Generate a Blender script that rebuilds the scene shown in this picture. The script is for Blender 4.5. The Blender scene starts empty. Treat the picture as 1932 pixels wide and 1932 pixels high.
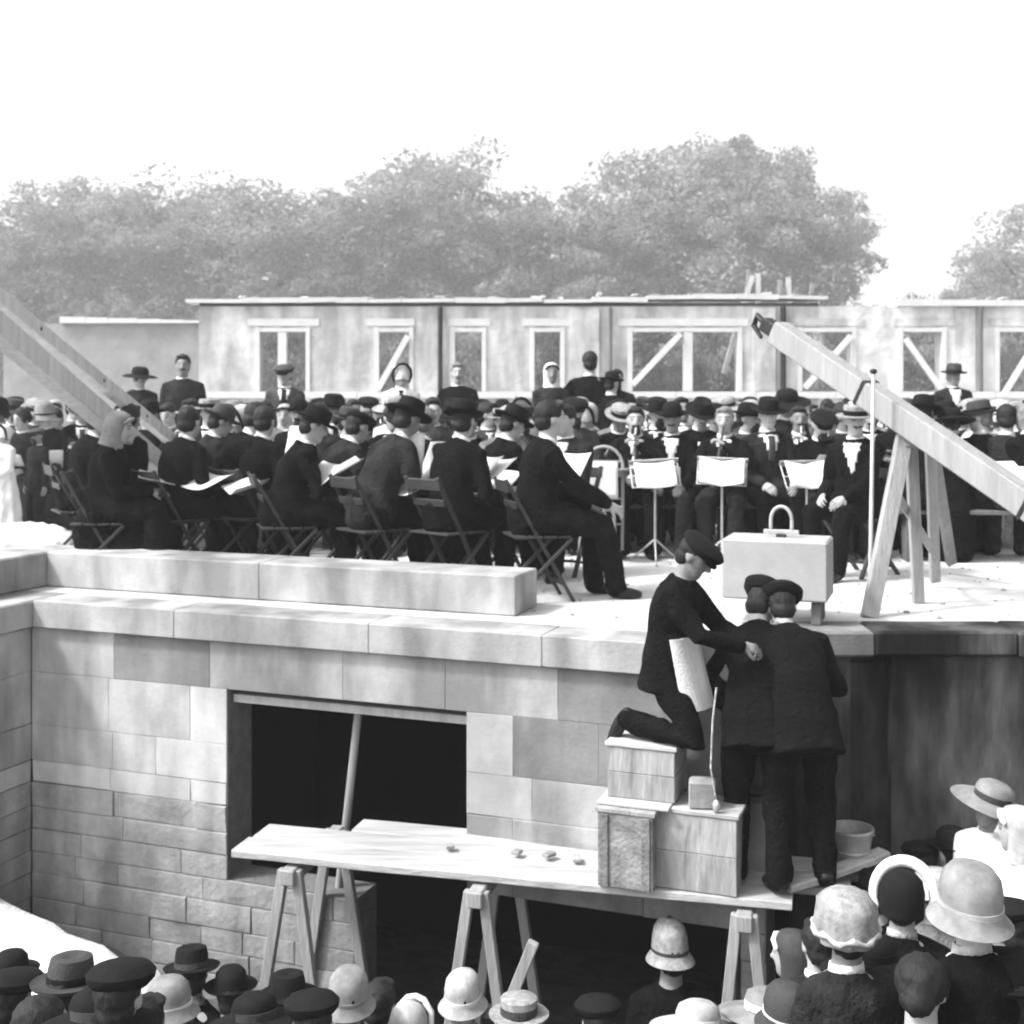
import bpy, math, random
import numpy as np
from mathutils import Matrix, Vector, noise as mnoise

random.seed(7)
rnd = random.random
scene = bpy.context.scene
COL = scene.collection
R = math.radians

# ------------------------------------------------------------------ camera
FPX, CX, HY, EYE = 2400.0, 966.0, 750.0, 5.2       # focal length, centre, horizon (1932 px frame), eye height
cam_d = bpy.data.cameras.new('camera')
cam = bpy.data.objects.new('camera', cam_d)
COL.objects.link(cam)
cam.location = (0, 0, EYE)
cam.rotation_euler = (R(90), 0, 0)
cam_d.sensor_width = 36
cam_d.lens = 36 * FPX / 1932
cam_d.shift_y = -(966 - HY) / 1932
cam_d.clip_start = 0.1
cam_d.clip_end = 2000
cam_d.dof.use_dof = True                            # the photograph is soft: a lens a little out of focus
cam_d.dof.focus_distance = 3.0
cam_d.dof.aperture_fstop = 6.5
scene.camera = cam

# ------------------------------------------------------------------ sky and sun
SUN_EL, SUN_AZ = 50.0, -108.0                      # azimuth: degrees clockwise from +Y (view direction)
world = bpy.data.worlds.new('World')
scene.world = world
world.use_nodes = True
nt = world.node_tree
bg = nt.nodes['Background']
sky = nt.nodes.new('ShaderNodeTexSky')
sky.sky_type = 'NISHITA'
sky.sun_disc = False
sky.sun_elevation = R(SUN_EL)
sky.sun_rotation = R(SUN_AZ)
sky.dust_density = 4.0
sky.air_density = 1.0
bw = nt.nodes.new('ShaderNodeRGBToBW')             # black and white photograph: a grey sky
nt.links.new(sky.outputs[0], bw.inputs[0])
nt.links.new(bw.outputs[0], bg.inputs['Color'])
bg.inputs['Strength'].default_value = 0.15
sun_d = bpy.data.lights.new('sun', 'SUN')
sun_d.energy = 1.5
sun_d.angle = R(7)
sun = bpy.data.objects.new('sun', sun_d)
COL.objects.link(sun)
_d = Vector((math.sin(R(SUN_AZ)) * math.cos(R(SUN_EL)), math.cos(R(SUN_AZ)) * math.cos(R(SUN_EL)), math.sin(R(SUN_EL))))
sun.rotation_euler = _d.to_track_quat('Z', 'Y').to_euler()
sun.location = _d * 60
vs = scene.view_settings
vs.view_transform = 'Standard'
vs.look = 'None'
vs.gamma = 1
vs.exposure = 1.7
HAZE = 0.0019

# ------------------------------------------------------------------ materials (all neutral: a monochrome photograph)
MATS = {}
def mat(name, base, rough=0.85, scale=6.0, amt=0.25, bump=0.0, bscale=60.0, vary=0.0, stain=0.0, metal=0.0, grain=None, spec=0.3):
    if name in MATS:
        return MATS[name]
    m = bpy.data.materials.new(name)
    m.use_nodes = True
    t = m.node_tree
    b = t.nodes['Principled BSDF']
    b.inputs['Roughness'].default_value = rough
    b.inputs['Metallic'].default_value = metal
    b.inputs['Specular IOR Level'].default_value = spec
    co = t.nodes.new('ShaderNodeTexCoord')
    mp = t.nodes.new('ShaderNodeMapping')
    t.links.new(co.outputs['Object'], mp.inputs[0])
    if grain:
        mp.inputs['Scale'].default_value = grain
    n = t.nodes.new('ShaderNodeTexNoise')
    n.inputs['Scale'].default_value = scale
    n.inputs['Detail'].default_value = 6
    n.inputs['Roughness'].default_value = 0.65
    t.links.new(mp.outputs[0], n.inputs['Vector'])
    mr = t.nodes.new('ShaderNodeMapRange')
    mr.inputs['From Min'].default_value = 0.25
    mr.inputs['From Max'].default_value = 0.75
    mr.inputs['To Min'].default_value = base * (1 - amt)
    mr.inputs['To Max'].default_value = base * (1 + amt)
    t.links.new(n.outputs['Fac'], mr.inputs['Value'])
    val = mr.outputs[0]
    if vary:
        oi = t.nodes.new('ShaderNodeObjectInfo')
        v = t.nodes.new('ShaderNodeMapRange')
        v.inputs['To Min'].default_value = 1 - vary
        v.inputs['To Max'].default_value = 1 + vary
        t.links.new(oi.outputs['Random'], v.inputs['Value'])
        mu = t.nodes.new('ShaderNodeMath'); mu.operation = 'MULTIPLY'
        t.links.new(val, mu.inputs[0]); t.links.new(v.outputs[0], mu.inputs[1])
        val = mu.outputs[0]
    if stain:
        mp2 = t.nodes.new('ShaderNodeMapping')
        mp2.inputs['Scale'].default_value = (1.6, 1.6, 0.45)
        geo = t.nodes.new('ShaderNodeNewGeometry')
        t.links.new(geo.outputs['Position'], mp2.inputs[0])
        n2 = t.nodes.new('ShaderNodeTexNoise')
        n2.inputs['Scale'].default_value = 1.7
        n2.inputs['Detail'].default_value = 5
        t.links.new(mp2.outputs[0], n2.inputs['Vector'])
        v2 = t.nodes.new('ShaderNodeMapRange')
        v2.inputs['From Min'].default_value = 0.38
        v2.inputs['From Max'].default_value = 0.62
        v2.inputs['To Min'].default_value = 1 - stain
        v2.inputs['To Max'].default_value = 1 + stain * 0.35
        t.links.new(n2.outputs['Fac'], v2.inputs['Value'])
        mu = t.nodes.new('ShaderNodeMath'); mu.operation = 'MULTIPLY'
        t.links.new(val, mu.inputs[0]); t.links.new(v2.outputs[0], mu.inputs[1])
        val = mu.outputs[0]
    t.links.new(val, b.inputs['Base Color'])
    if bump:
        nb = t.nodes.new('ShaderNodeTexNoise')
        nb.inputs['Scale'].default_value = bscale
        nb.inputs['Detail'].default_value = 5
        t.links.new(mp.outputs[0], nb.inputs['Vector'])
        bp = t.nodes.new('ShaderNodeBump')
        bp.inputs['Strength'].default_value = bump
        bp.inputs['Distance'].default_value = 0.02
        t.links.new(nb.outputs['Fac'], bp.inputs['Height'])
        t.links.new(bp.outputs[0], b.inputs['Normal'])
    MATS[name] = m
    return m

def wool(name, base): return mat(name, base, 0.95, 9, 0.5, 1.0, 38, spec=0.06)
BLACK = wool('black_wool', 0.005)
CHAR = wool('charcoal_wool', 0.018)
GREY = wool('grey_wool', 0.045)
MID = wool('mid_grey_cloth', 0.15)
PALE = wool('pale_cloth', 0.40)
WHITE = mat('white_linen', 0.60, 0.9, 12, 0.08, 0.3, 70)
PALEHAT = mat('white_hat_cloth', 0.33, 0.9, 14, 0.4, 0.2, 120)
STRAW = mat('pale_straw', 0.23, 0.8, 26, 0.55, 0.25, 160)
FELT = mat('black_felt', 0.008, 0.9, 15, 0.3, 0.3, 90, spec=0.1)
FELT2 = mat('grey_felt', 0.035, 0.8, 15, 0.3, 0.3, 90)
FELT3 = mat('pale_felt', 0.19, 0.85, 9, 0.45, 0.12, 90)
SKIN = mat('skin', 0.32, 0.6, 25, 0.12, 0.15, 150)
SKIN2 = mat('tanned_skin', 0.19, 0.6, 25, 0.15, 0.15, 150)
SKIN3 = mat('fair_skin', 0.36, 0.6, 25, 0.12, 0.15, 150)
DARKF = mat('dark_face_detail', 0.11, 0.4)
LIP = mat('lip', 0.2, 0.5)
HAIR = mat('dark_hair', 0.008, 0.7, 60, 0.5, 0.3, 120, grain=(1, 1, 0.2))
HAIRG = mat('grey_hair', 0.16, 0.6, 60, 0.4, 0.7, 120, grain=(1, 1, 0.2))
LEATHER = mat('black_leather', 0.006, 0.45, 20, 0.3, 0.2)
PAPER = mat('white_paper', 0.80, 0.8, 30, 0.05)
_t = PAPER.node_tree                       # printed staves on the music
_w = _t.nodes.new('ShaderNodeTexWave'); _w.wave_type = 'BANDS'; _w.bands_direction = 'Y'; _w.inputs['Scale'].default_value = 28; _w.inputs['Distortion'].default_value = 1.5; _w.inputs['Detail Scale'].default_value = 18
_c = _t.nodes.new('ShaderNodeTexCoord'); _t.links.new(_c.outputs['Object'], _w.inputs['Vector'])
_r = _t.nodes.new('ShaderNodeMapRange'); _r.inputs['From Min'].default_value = .0; _r.inputs['From Max'].default_value = .35; _r.inputs['To Min'].default_value = .30; _r.inputs['To Max'].default_value = .74
_t.links.new(_w.outputs['Fac'], _r.inputs['Value']); _t.links.new(_r.outputs[0], _t.nodes['Principled BSDF'].inputs['Base Color'])
INK = mat('printed_ink', 0.08, 0.8)
STONE = mat('ashlar_stone', 0.315, 0.9, 4, 0.2, 0.2, 40, vary=0.05, stain=0.45)
STONED = mat('dark_ashlar_stone', 0.17, 0.9, 4, 0.25, 0.2, 40, vary=0.06, stain=0.35)
STONEW = mat('white_ashlar_stone', 0.40, 0.9, 6, 0.15, 0.15, 45, vary=0.05, stain=0.3)
RUBBLE = mat('rubble_stone', 0.265, 0.95, 6, 0.3, 0.4, 28, vary=0.10, stain=0.42)
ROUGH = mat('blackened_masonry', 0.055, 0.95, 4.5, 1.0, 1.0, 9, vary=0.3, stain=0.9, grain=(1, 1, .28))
MORTAR = mat('mortar', 0.13, 1.0, 12, 0.3, 0.6, 60)
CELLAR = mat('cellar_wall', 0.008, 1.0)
PAVING = mat('pale_paving', 0.52, 0.9, 2.2, 0.14, 0.5, 25, stain=0.22)
EARTH = mat('dark_earth', 0.07, 1.0, 3, 0.5, 1.0, 12)
SAND = mat('pale_sand', 0.62, 1.0, 4, 0.14, 0.8, 22)
PLANK = mat('pale_plank', 0.36, 0.85, 14, 0.35, 0.4, 50, vary=0.1, grain=(0.12, 1, 1))
TIMBER = mat('grey_timber', 0.25, 0.85, 14, 0.25, 0.4, 50, vary=0.12, grain=(1, 1, 0.12))
TIMBERD = mat('dark_timber', 0.10, 0.85, 14, 0.3, 0.4, 50, vary=0.15, grain=(1, 1, 0.12))
CRATE = mat('crate_wood', 0.27, 0.9, 12, 0.45, 0.5, 50, vary=0.12, grain=(1, 1, 0.2))
CRATED = mat('weathered_crate_wood', 0.17, 0.9, 8, 0.6, 0.5, 50, vary=0.2)
FARWALL = mat('far_wall_stone', 0.45, 0.95, 2.0, 0.3, 1.0, 7, stain=0.35)
FARWALLD = mat('far_low_wall_brick', 0.24, 0.95, 2.2, 0.25, 0.5, 12)
COPE = mat('pale_coping', 0.50, 0.9, 5, 0.1)
IRON = mat('dark_iron', 0.03, 0.5, 20, 0.4, 0.3, 80, metal=0.6)
ZINC = mat('dull_zinc', 0.42, 0.45, 14, 0.3, 0.3, 60, metal=0.5)
BLEACHED = mat('bleached_timber', 0.5, 0.85, 14, 0.25, 0.4, 50, vary=0.08, grain=(1, 1, 0.12))
BARK = mat('bark', 0.08, 0.95, 10, 0.4, 0.9, 20)
LEAF = mat('foliage', 0.24, 0.8, 0.45, 0.75, vary=0.15)
LEAFP = mat('pale_foliage', 0.28, 0.8, 0.8, 0.5, vary=0.15)
for _m in (LEAF, LEAFP):      # leaves let light through
    _t = _m.node_tree; _b = _t.nodes['Principled BSDF']; _o = _t.nodes['Material Output']
    _tr = _t.nodes.new('ShaderNodeBsdfTranslucent'); _mx = _t.nodes.new('ShaderNodeMixShader'); _mx.inputs[0].default_value = 0.45
    _t.links.new(_b.inputs['Base Color'].links[0].from_socket, _tr.inputs['Color'])
    _t.links.new(_b.outputs[0], _mx.inputs[1]); _t.links.new(_tr.outputs[0], _mx.inputs[2]); _t.links.new(_mx.outputs[0], _o.inputs['Surface'])
CHAIRW = mat('dark_chair_wood', 0.03, 0.5, 12, 0.3)

# ------------------------------------------------------------------ mesh building
def V(*a): return np.array(a, dtype=float)
def nrm(v):
    v = np.asarray(v, float); l = np.linalg.norm(v)
    return v / l if l > 1e-9 else v

class MB:
    def __init__(s): s.v = []; s.f = []; s.m = []
    def add(s, vs, fs, m=0):
        o = len(s.v)
        s.v += [tuple(map(float, p)) for p in vs]
        s.f += [tuple(i + o for i in f) for f in fs]
        s.m += [m] * len(fs)
        return s
    def rings(s, rr, m=0):
        n = len(rr[0]); vs = [p for r in rr for p in r]; fs = []
        for k in range(len(rr) - 1):
            for i in range(n):
                j = (i + 1) % n
                fs.append((k * n + i, k * n + j, (k + 1) * n + j, (k + 1) * n + i))
        fs.append(tuple(range(n - 1, -1, -1)))
        fs.append(tuple((len(rr) - 1) * n + i for i in range(n)))
        return s.add(vs, fs, m)
    def chain(s, pts, rad, n=10, m=0, cap=True):
        pts = [np.asarray(p, float) for p in pts]
        tang = []
        for i in range(len(pts)):
            a = pts[max(i - 1, 0)]; b = pts[min(i + 1, len(pts) - 1)]
            tang.append(nrm(b - a))
        ref = V(0, 0, 1) if abs(tang[0][2]) < 0.9 else V(0, 1, 0)
        x = nrm(np.cross(ref, tang[0]))
        rr = []
        def ring(c, t, x, r):
            y = np.cross(t, x)
            return [c + r * (math.cos(2 * math.pi * k / n) * x + math.sin(2 * math.pi * k / n) * y) for k in range(n)]
        for i, p in enumerate(pts):
            t = tang[i]
            x = nrm(x - t * np.dot(x, t))
            if i == 0 and cap:
                rr.append(ring(p - t * rad[0] * 0.85, t, x, rad[0] * 0.5))
                rr.append(ring(p - t * rad[0] * 0.5, t, x, rad[0] * 0.86))
            rr.append(ring(p, t, x, rad[i]))
            if i == len(pts) - 1 and cap:
                rr.append(ring(p + t * rad[i] * 0.5, t, x, rad[i] * 0.86))
                rr.append(ring(p + t * rad[i] * 0.85, t, x, rad[i] * 0.5))
        return s.rings(rr, m)
    def ell(s, c, r, M=None, nu=14, nv=8, m=0):
        rr = []
        M = np.eye(3) if M is None else M
        for j in range(nv + 1):
            ph = -math.pi / 2 + math.pi * (j + 0.15) / (nv + 0.3)
            rr.append([np.asarray(c) + M @ V(r[0] * math.cos(ph) * math.cos(2 * math.pi * i / nu), r[1] * math.cos(ph) * math.sin(2 * math.pi * i / nu), r[2] * math.sin(ph)) for i in range(nu)])
        return s.rings(rr, m)
    def box(s, c, d, M=None, m=0, ch=0.0):
        M = np.eye(3) if M is None else np.asarray(M)
        x, y, z = d[0] / 2, d[1] / 2, d[2] / 2
        if not ch:
            vs = [(-x, -y, -z), (x, -y, -z), (x, y, -z), (-x, y, -z), (-x, -y, z), (x, -y, z), (x, y, z), (-x, y, z)]
            fs = [(0, 3, 2, 1), (4, 5, 6, 7), (0, 1, 5, 4), (1, 2, 6, 5), (2, 3, 7, 6), (3, 0, 4, 7)]
            return s.add([np.asarray(c) + M @ np.array(p) for p in vs], fs, m)
        rr = []
        for zz, k in ((-z, ch), (-z + ch, 0), (z - ch, 0), (z, ch)):
            a, b = x - k, y - k; q = ch * 0.7
            rr.append([np.asarray(c) + M @ V(*p, zz) for p in ((-a + q, -b), (a - q, -b), (a, -b + q), (a, b - q), (a - q, b), (-a + q, b), (-a, b - q), (-a, -b + q))])
        return s.rings(rr, m)
    def bar(s, a, b, w, h, up=(0, 0, 1), m=0, ch=0.0):
        a = np.asarray(a, float); b = np.asarray(b, float)
        z = nrm(b - a); up = np.asarray(up, float)
        if abs(np.dot(z, up)) > 0.95: up = V(0, 1, 0)
        x = nrm(np.cross(up, z)); y = np.cross(z, x)
        return s.box((a + b) / 2, (w, h, np.linalg.norm(b - a)), np.column_stack([x, y, z]), m, ch)
    def lathe(s, prof, n=24, sx=1, sy=1, c=(0, 0, 0), m=0):
        rr = [[V(c[0] + r * sx * math.cos(2 * math.pi * i / n), c[1] + r * sy * math.sin(2 * math.pi * i / n), c[2] + z) for i in range(n)] for r, z in prof]
        return s.rings(rr, m)
    def mesh(s, name, smooth=False):
        me = bpy.data.meshes.new(name)
        me.from_pydata(s.v, [], s.f)
        if any(s.m): me.polygons.foreach_set('material_index', s.m)
        if smooth: me.polygons.foreach_set('use_smooth', [True] * len(me.polygons))
        me.update()
        return me
    def jitter(s, a, seed=0):
        out = []
        for p in s.v:
            q = Vector(p) * 2.3 + Vector((seed, seed * 1.7, 0))
            out.append((p[0] + a * mnoise.noise(q), p[1] + a * mnoise.noise(q + Vector((9, 2, 5))), p[2] + a * mnoise.noise(q + Vector((3, 7, 1)))))
        s.v = out
        return s

def smart_smooth(me, ang=40):
    me.polygons.foreach_set('use_smooth', [True] * len(me.polygons))
    try: me.set_sharp_from_angle(angle=R(ang))
    except Exception: pass
    return me

def obj(name, me, material=None, parent=None, loc=(0, 0, 0), rz=0.0):
    o = bpy.data.objects.new(name, me)
    COL.objects.link(o)
    o.location = loc
    o.rotation_euler = (0, 0, rz)
    if material is not None and me is not None and len(me.materials) == 0:
        me.materials.append(material)
    if parent is not None: o.parent = parent
    return o
def tag(o, label, cat, group=None):
    o['label'] = label; o['category'] = cat
    if group: o['group'] = group
    return o
def empty(name, label, cat, loc=(0, 0, 0), rz=0.0, group=None):
    o = bpy.data.objects.new(name, None)
    COL.objects.link(o)
    o.location = loc; o.rotation_euler = (0, 0, rz)
    o.empty_display_size = 0.2
    return tag(o, label, cat, group)
def struct(name, me, material):
    o = obj(name, me, material); o['kind'] = 'structure'; return o
def dupc(o, parent):
    c = o.copy(); COL.objects.link(c); c.parent = parent; return c
def ord_(n): return ['first', 'second', 'third', 'fourth', 'fifth', 'sixth', 'seventh', 'eighth', 'ninth', 'tenth', 'eleventh', 'twelfth', 'thirteenth', 'fourteenth', 'fifteenth', 'sixteenth', 'seventeenth', 'eighteenth'][n]
def gx(px, s): return (px - CX) / s, FPX / s       # ground position of image column px at s pixels per metre
def gz(py, s): return EYE - (py - HY) / s

TMP = bpy.data.meshes.new('tmp')
def blob(mb, voxel, smooth=4, wr=0.0, wf=9.0, seed=0.0):
    """fuse overlapping closed shells into one continuous surface"""
    me = mb.mesh('tmp_shape')
    o = bpy.data.objects.new('tmp_shape', me)
    COL.objects.link(o)
    r = o.modifiers.new('r', 'REMESH'); r.mode = 'VOXEL'; r.voxel_size = voxel; r.use_smooth_shade = True
    if smooth:
        sm = o.modifiers.new('s', 'SMOOTH'); sm.factor = 0.5; sm.iterations = smooth
    dg = bpy.context.evaluated_depsgraph_get()
    out = bpy.data.meshes.new_from_object(o.evaluated_get(dg))
    bpy.data.objects.remove(o); bpy.data.meshes.remove(me)
    if wr:
        n = len(out.vertices)
        co = np.zeros(n * 3); out.vertices.foreach_get('co', co); co = co.reshape(-1, 3)
        no = np.zeros(n * 3); out.vertex_normals.foreach_get('vector', no); no = no.reshape(-1, 3)
        d = np.array([0.7 - 2.2 * abs(mnoise.noise(Vector((p[0] * wf + seed, p[1] * wf + p[2] * wf * .4, p[2] * wf * 0.7 + p[0] * wf * 0.6)))) + 0.4 * mnoise.noise(Vector((p[0] * wf * 2.3, p[1] * wf * 2.3 + seed, p[2] * wf * 1.4))) for p in co])
        co += no * (wr * d)[:, None]
        out.vertices.foreach_set('co', co.ravel())
    out.polygons.foreach_set('use_smooth', [True] * len(out.polygons))
    out.update()
    return out
def getco(me):
    co = np.zeros(len(me.vertices) * 3); me.vertices.foreach_get('co', co); return co.reshape(-1, 3)
def extract(me, name, test, off):
    """a patch lifted from a surface where test(centre, normal) holds"""
    co = getco(me)
    no = np.zeros(len(me.vertices) * 3); me.vertex_normals.foreach_get('vector', no); no = no.reshape(-1, 3)
    fs = [tuple(p.vertices) for p in me.polygons if test(np.array(p.center), np.array(p.normal))]
    par = {}
    def find(a):
        while par.setdefault(a, a) != a: a = par[a]
        return a
    for f in fs:
        for i in f[1:]: par[find(i)] = find(f[0])
    cnt = {}
    for f in fs: cnt[find(f[0])] = cnt.get(find(f[0]), 0) + 1
    if cnt:
        big = max(cnt, key=cnt.get); fs = [f for f in fs if find(f[0]) == big]
    ids = sorted({i for f in fs for i in f}); mp = {i: k for k, i in enumerate(ids)}
    if not fs: return None
    vs = [co[i] + no[i] * off for i in ids] + [co[i] - no[i] * 0.004 for i in ids]
    k0 = len(ids)
    top = [tuple(mp[i] for i in f) for f in fs]
    from collections import Counter
    ed = Counter()
    for f in top:
        for a, b in zip(f, f[1:] + f[:1]): ed[(a, b)] += 1
    side = [(b, a, a + k0, b + k0) for (a, b) in ed if (b, a) not in ed]
    out = bpy.data.meshes.new(name)
    out.from_pydata([tuple(v) for v in vs], [], top + side)
    out.polygons.foreach_set('use_smooth', [True] * len(out.polygons))
    out.update()
    return out

# ------------------------------------------------------------------ people
def rotx(a): c, s = math.cos(a), math.sin(a); return np.array([[1, 0, 0], [0, c, -s], [0, s, c]])
def roty(a): c, s = math.cos(a), math.sin(a); return np.array([[c, 0, s], [0, 1, 0], [-s, 0, c]])
def rotz(a): c, s = math.cos(a), math.sin(a); return np.array([[c, -s, 0], [s, c, 0], [0, 0, 1]])

def ik(a, t, l1, l2, pole):
    d = t - a; L = np.linalg.norm(d)
    L2 = min(max(L, abs(l1 - l2) + 0.02), (l1 + l2) * 0.995)
    u = nrm(d); t = a + u * L2
    x = (l1 * l1 - l2 * l2 + L2 * L2) / (2 * L2)
    h = math.sqrt(max(l1 * l1 - x * x, 0))
    p = np.asarray(pole, float); p = nrm(p - u * np.dot(p, u))
    return a + u * x + p * h, t

def add_hand(mb, w, d, pn, side, curl):
    """palm, four unequal fingers, thumb; d towards the fingertips, pn the way the palm faces, side +1 right / -1 left"""
    d = nrm(d); pn = nrm(pn - d * np.dot(pn, d)); s = np.cross(d, pn) * side
    def ring(c, a, b, n=8): return [c + a * math.cos(2 * math.pi * i / n) * s + b * math.sin(2 * math.pi * i / n) * pn for i in range(n)]
    mb.rings([ring(w - d * 0.03, 0.026, 0.02), ring(w + d * 0.01, 0.029, 0.02), ring(w + d * 0.05, 0.041, 0.016), ring(w + d * 0.092, 0.040, 0.013)])
    for k, (off, ln) in enumerate(((-0.030, 0.070), (-0.010, 0.082), (0.011, 0.078), (0.030, 0.060))):
        p = w + d * (0.085 if k in (1, 2) else 0.078) + s * off
        pts = [p]; a = 0.0; q = p
        for j, fr in enumerate((0.45, 0.32, 0.23)):
            a += curl * (0.5 + 0.35 * j) + 0.05 * k
            q = q + (d * math.cos(a) + pn * math.sin(a)) * ln * fr
            pts.append(q)
        mb.chain(pts, [0.0095, 0.009, 0.008, 0.0065], 6)
    t0 = w + d * 0.025 - s * 0.026
    t1 = t0 + nrm(d * 0.7 - s * 0.7 + pn * 0.35) * 0.036
    t2 = t1 + nrm(d * 0.9 - s * 0.25 + pn * 0.5) * 0.030
    mb.chain([t0, t1, t2], [0.0125, 0.0105, 0.008], 6)

PROTO = {}
WF = 6.5
def proto(name, kind='sit', hip=None, py=0.0, lean=0, bend=0, twist=0, tilt=0, hy=0, hp=0, hr=0, LH=None, RH=None, LE=None, RE=None,
          LF=None, RF=None, LK=None, RK=None, lt=None, rt=None, skirt=False, tail=None, vox=0.018, curl=0.45, fem=False, coat=0.0, wr=0.010):
    seed = len(PROTO) * 3.7
    sit = kind == 'sit'
    if hip is None: hip = 0.54 if sit else 0.935
    P = V(0, py, hip)
    U1 = rotx(-R(lean)) @ roty(R(tilt)) @ V(0, 0, 1)
    U2 = rotx(-R(lean + bend)) @ roty(R(tilt)) @ V(0, 0, 1)
    R1 = V(1, 0, 0); R2 = rotz(R(twist)) @ V(1, 0, 0); R2 = nrm(R2 - U2 * np.dot(R2, U2))
    waist = P + U1 * 0.22; chest = waist + U2 * 0.2; neck = chest + U2 * 0.1
    F2 = np.cross(U2, R2)
    Hm = rotz(R(twist + hy)) @ rotx(-R(hp + lean * 0.5)) @ roty(R(hr))
    head = neck + 0.5 * U2 * 0.16 + 0.5 * (Hm @ V(0, 0.03, 0.155))
    k = 0.92 if fem else 1.0
    sh = {s: neck - U2 * 0.078 + R2 * 0.163 * s * k for s in (-1, 1)}
    hj = {s: P + V(0.09 * s, 0, -0.01) for s in (-1, 1)}
    if LF is None: LF = V(-0.12, 0.46, 0.09) if sit else V(-0.11, 0.0, 0.09)
    if RF is None: RF = V(0.12, 0.42, 0.09) if sit else V(0.11, 0.03, 0.09)
    if LH is None: LH = V(-0.13, 0.34, 0.62) if sit else V(-0.24, 0.05, hip - 0.1)
    if RH is None: RH = V(0.13, 0.34, 0.62) if sit else V(0.24, 0.05, hip - 0.1)
    arm = {}; leg = {}
    for s, T, E in ((-1, LH, LE), (1, RH, RE)):
        e, w = ik(sh[s], np.asarray(T, float), 0.285, 0.255, V(0.5 * s, -0.5, -0.8) if E is None else E)
        arm[s] = (sh[s], e, w)
    for s, T, K in ((-1, LF, LK), (1, RF, RK)):
        kn, an = ik(hj[s], np.asarray(T, float), 0.43, 0.42, V(0.15 * s, 1, 0.3) if K is None else K)
        leg[s] = (hj[s], kn, an)
    # --- body: one continuous surface (hands appended with separate fingers)
    b = MB()
    def tor(mb, prof, n=18):
        rr = []
        for t, a, bb in prof:
            if t <= 0.22: c = P + U1 * t; r = R1; u = U1
            else: c = waist + U2 * (t - 0.22); q = min(1, (t - 0.22) / 0.25); r = nrm(R1 * (1 - q) + R2 * q); u = U2
            r = nrm(r - u * np.dot(r, u)); f = np.cross(u, r)
            rr.append([c + r * a * k * math.copysign(abs(math.cos(2 * math.pi * i / n)) ** 0.85, math.cos(2 * math.pi * i / n)) + f * bb * math.copysign(abs(math.sin(2 * math.pi * i / n)) ** 0.85, math.sin(2 * math.pi * i / n)) for i in range(n)])
        mb.rings(rr)
    tor(b, [(-0.06, .12, .09), (0.02, .155, .11), (0.2, .135, .1), (0.34, .16, .11), (0.44, .165, .1), (0.5, .12, .08), (0.525, .07, .06)])
    for s in (-1, 1):
        S, e, w = arm[s]
        b.chain([neck - U2 * 0.07 + R2 * 0.1 * s, S, (S + e) / 2, e, (e + w) / 2, w], [.06, .055, .046, .038, .036, .026])
        h0, kn, an = leg[s]
        b.chain([h0, (h0 + kn) / 2, kn, (kn * .6 + an * .4), an], [.085, .075, .056, .054, .036])
    X = lambda p: head + Hm @ np.asarray(p, float)
    b.chain([neck - U2 * 0.03, X((0, -0.018, -0.06)), X((0, -0.01, 0))], [.062, .056, .05], 12)
    hv = random.Random(len(PROTO) * 7 + 1); fw, jw, nl = hv.uniform(.93, 1.05), hv.uniform(.86, 1.10), hv.uniform(.85, 1.3)
    b.ell(X((0, -.014, .026)), (.077 * fw, .097, .092), Hm, 18, 12)
    rr = []
    for z, cy, a, bb in ((-.116, .062, .018, .016), (-.108, .056, .030, .028), (-.09, .043, .044, .043), (-.06, .026, .056, .064), (-.02, .015, .066, .078), (.03, .004, .072, .09)):
        rr.append([X((a * (fw if z > -.05 else fw * jw) * math.cos(2 * math.pi * i / 18), cy + bb * math.sin(2 * math.pi * i / 18), z)) for i in range(18)])
    b.rings(rr)
    b.chain([X((0, .088, .018)), X((0, .092 + .012 * nl, -.012)), X((0, .092 + .015 * nl, -.026 - .004 * nl))], [.009, .012, .014], 8)
    for s in (-1, 1): b.ell(X((.076 * s, -.012, -.006)), (.011, .021, .032), Hm, 10, 6)
    body = blob(b, min(vox, 0.013) if vox < .016 else 0.016, 3)
    co = getco(body); lc = (co - head) @ Hm
    inw = np.zeros(len(co))
    for s in (-1, 1):
        inw += 0.008 * np.exp(-(((lc[:, 0] - .032 * s) ** 2 + (lc[:, 2] - .010) ** 2) / (2 * .012 ** 2))) * (lc[:, 1] > .04)
    inw -= 0.004 * np.exp(-((lc[:, 2] - .034) ** 2 / (2 * .008 ** 2))) * (lc[:, 1] > .05) * (abs(lc[:, 0]) < .06)
    inw += 0.004 * np.exp(-((lc[:, 2] + .058) ** 2 / (2 * .006 ** 2))) * (lc[:, 1] > .05) * (abs(lc[:, 0]) < .03)
    co -= inw[:, None] * (Hm @ V(0, 1, 0))[None, :]
    body.vertices.foreach_set('co', co.ravel()); body.update()
    hb = MB()
    for s, T in ((-1, lt), (1, rt)):
        S, e, w = arm[s]
        d = nrm(w - e); pn = V(-s * 0.6, 0.1, -0.7) if T is None else np.asarray(T, float)
        add_hand(hb, w, d, pn, s, curl)
    bm_v = [tuple(v) for v in getco(body)]; bm_f = [tuple(p.vertices) for p in body.polygons]
    n0 = len(bm_v); bm_v += hb.v; bm_f += [tuple(i + n0 for i in f) for f in hb.f]
    me = bpy.data.meshes.new('body'); me.from_pydata(bm_v, [], bm_f)
    for m in (SKIN, DARKF, LIP): me.materials.append(m)
    mi = []
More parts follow.
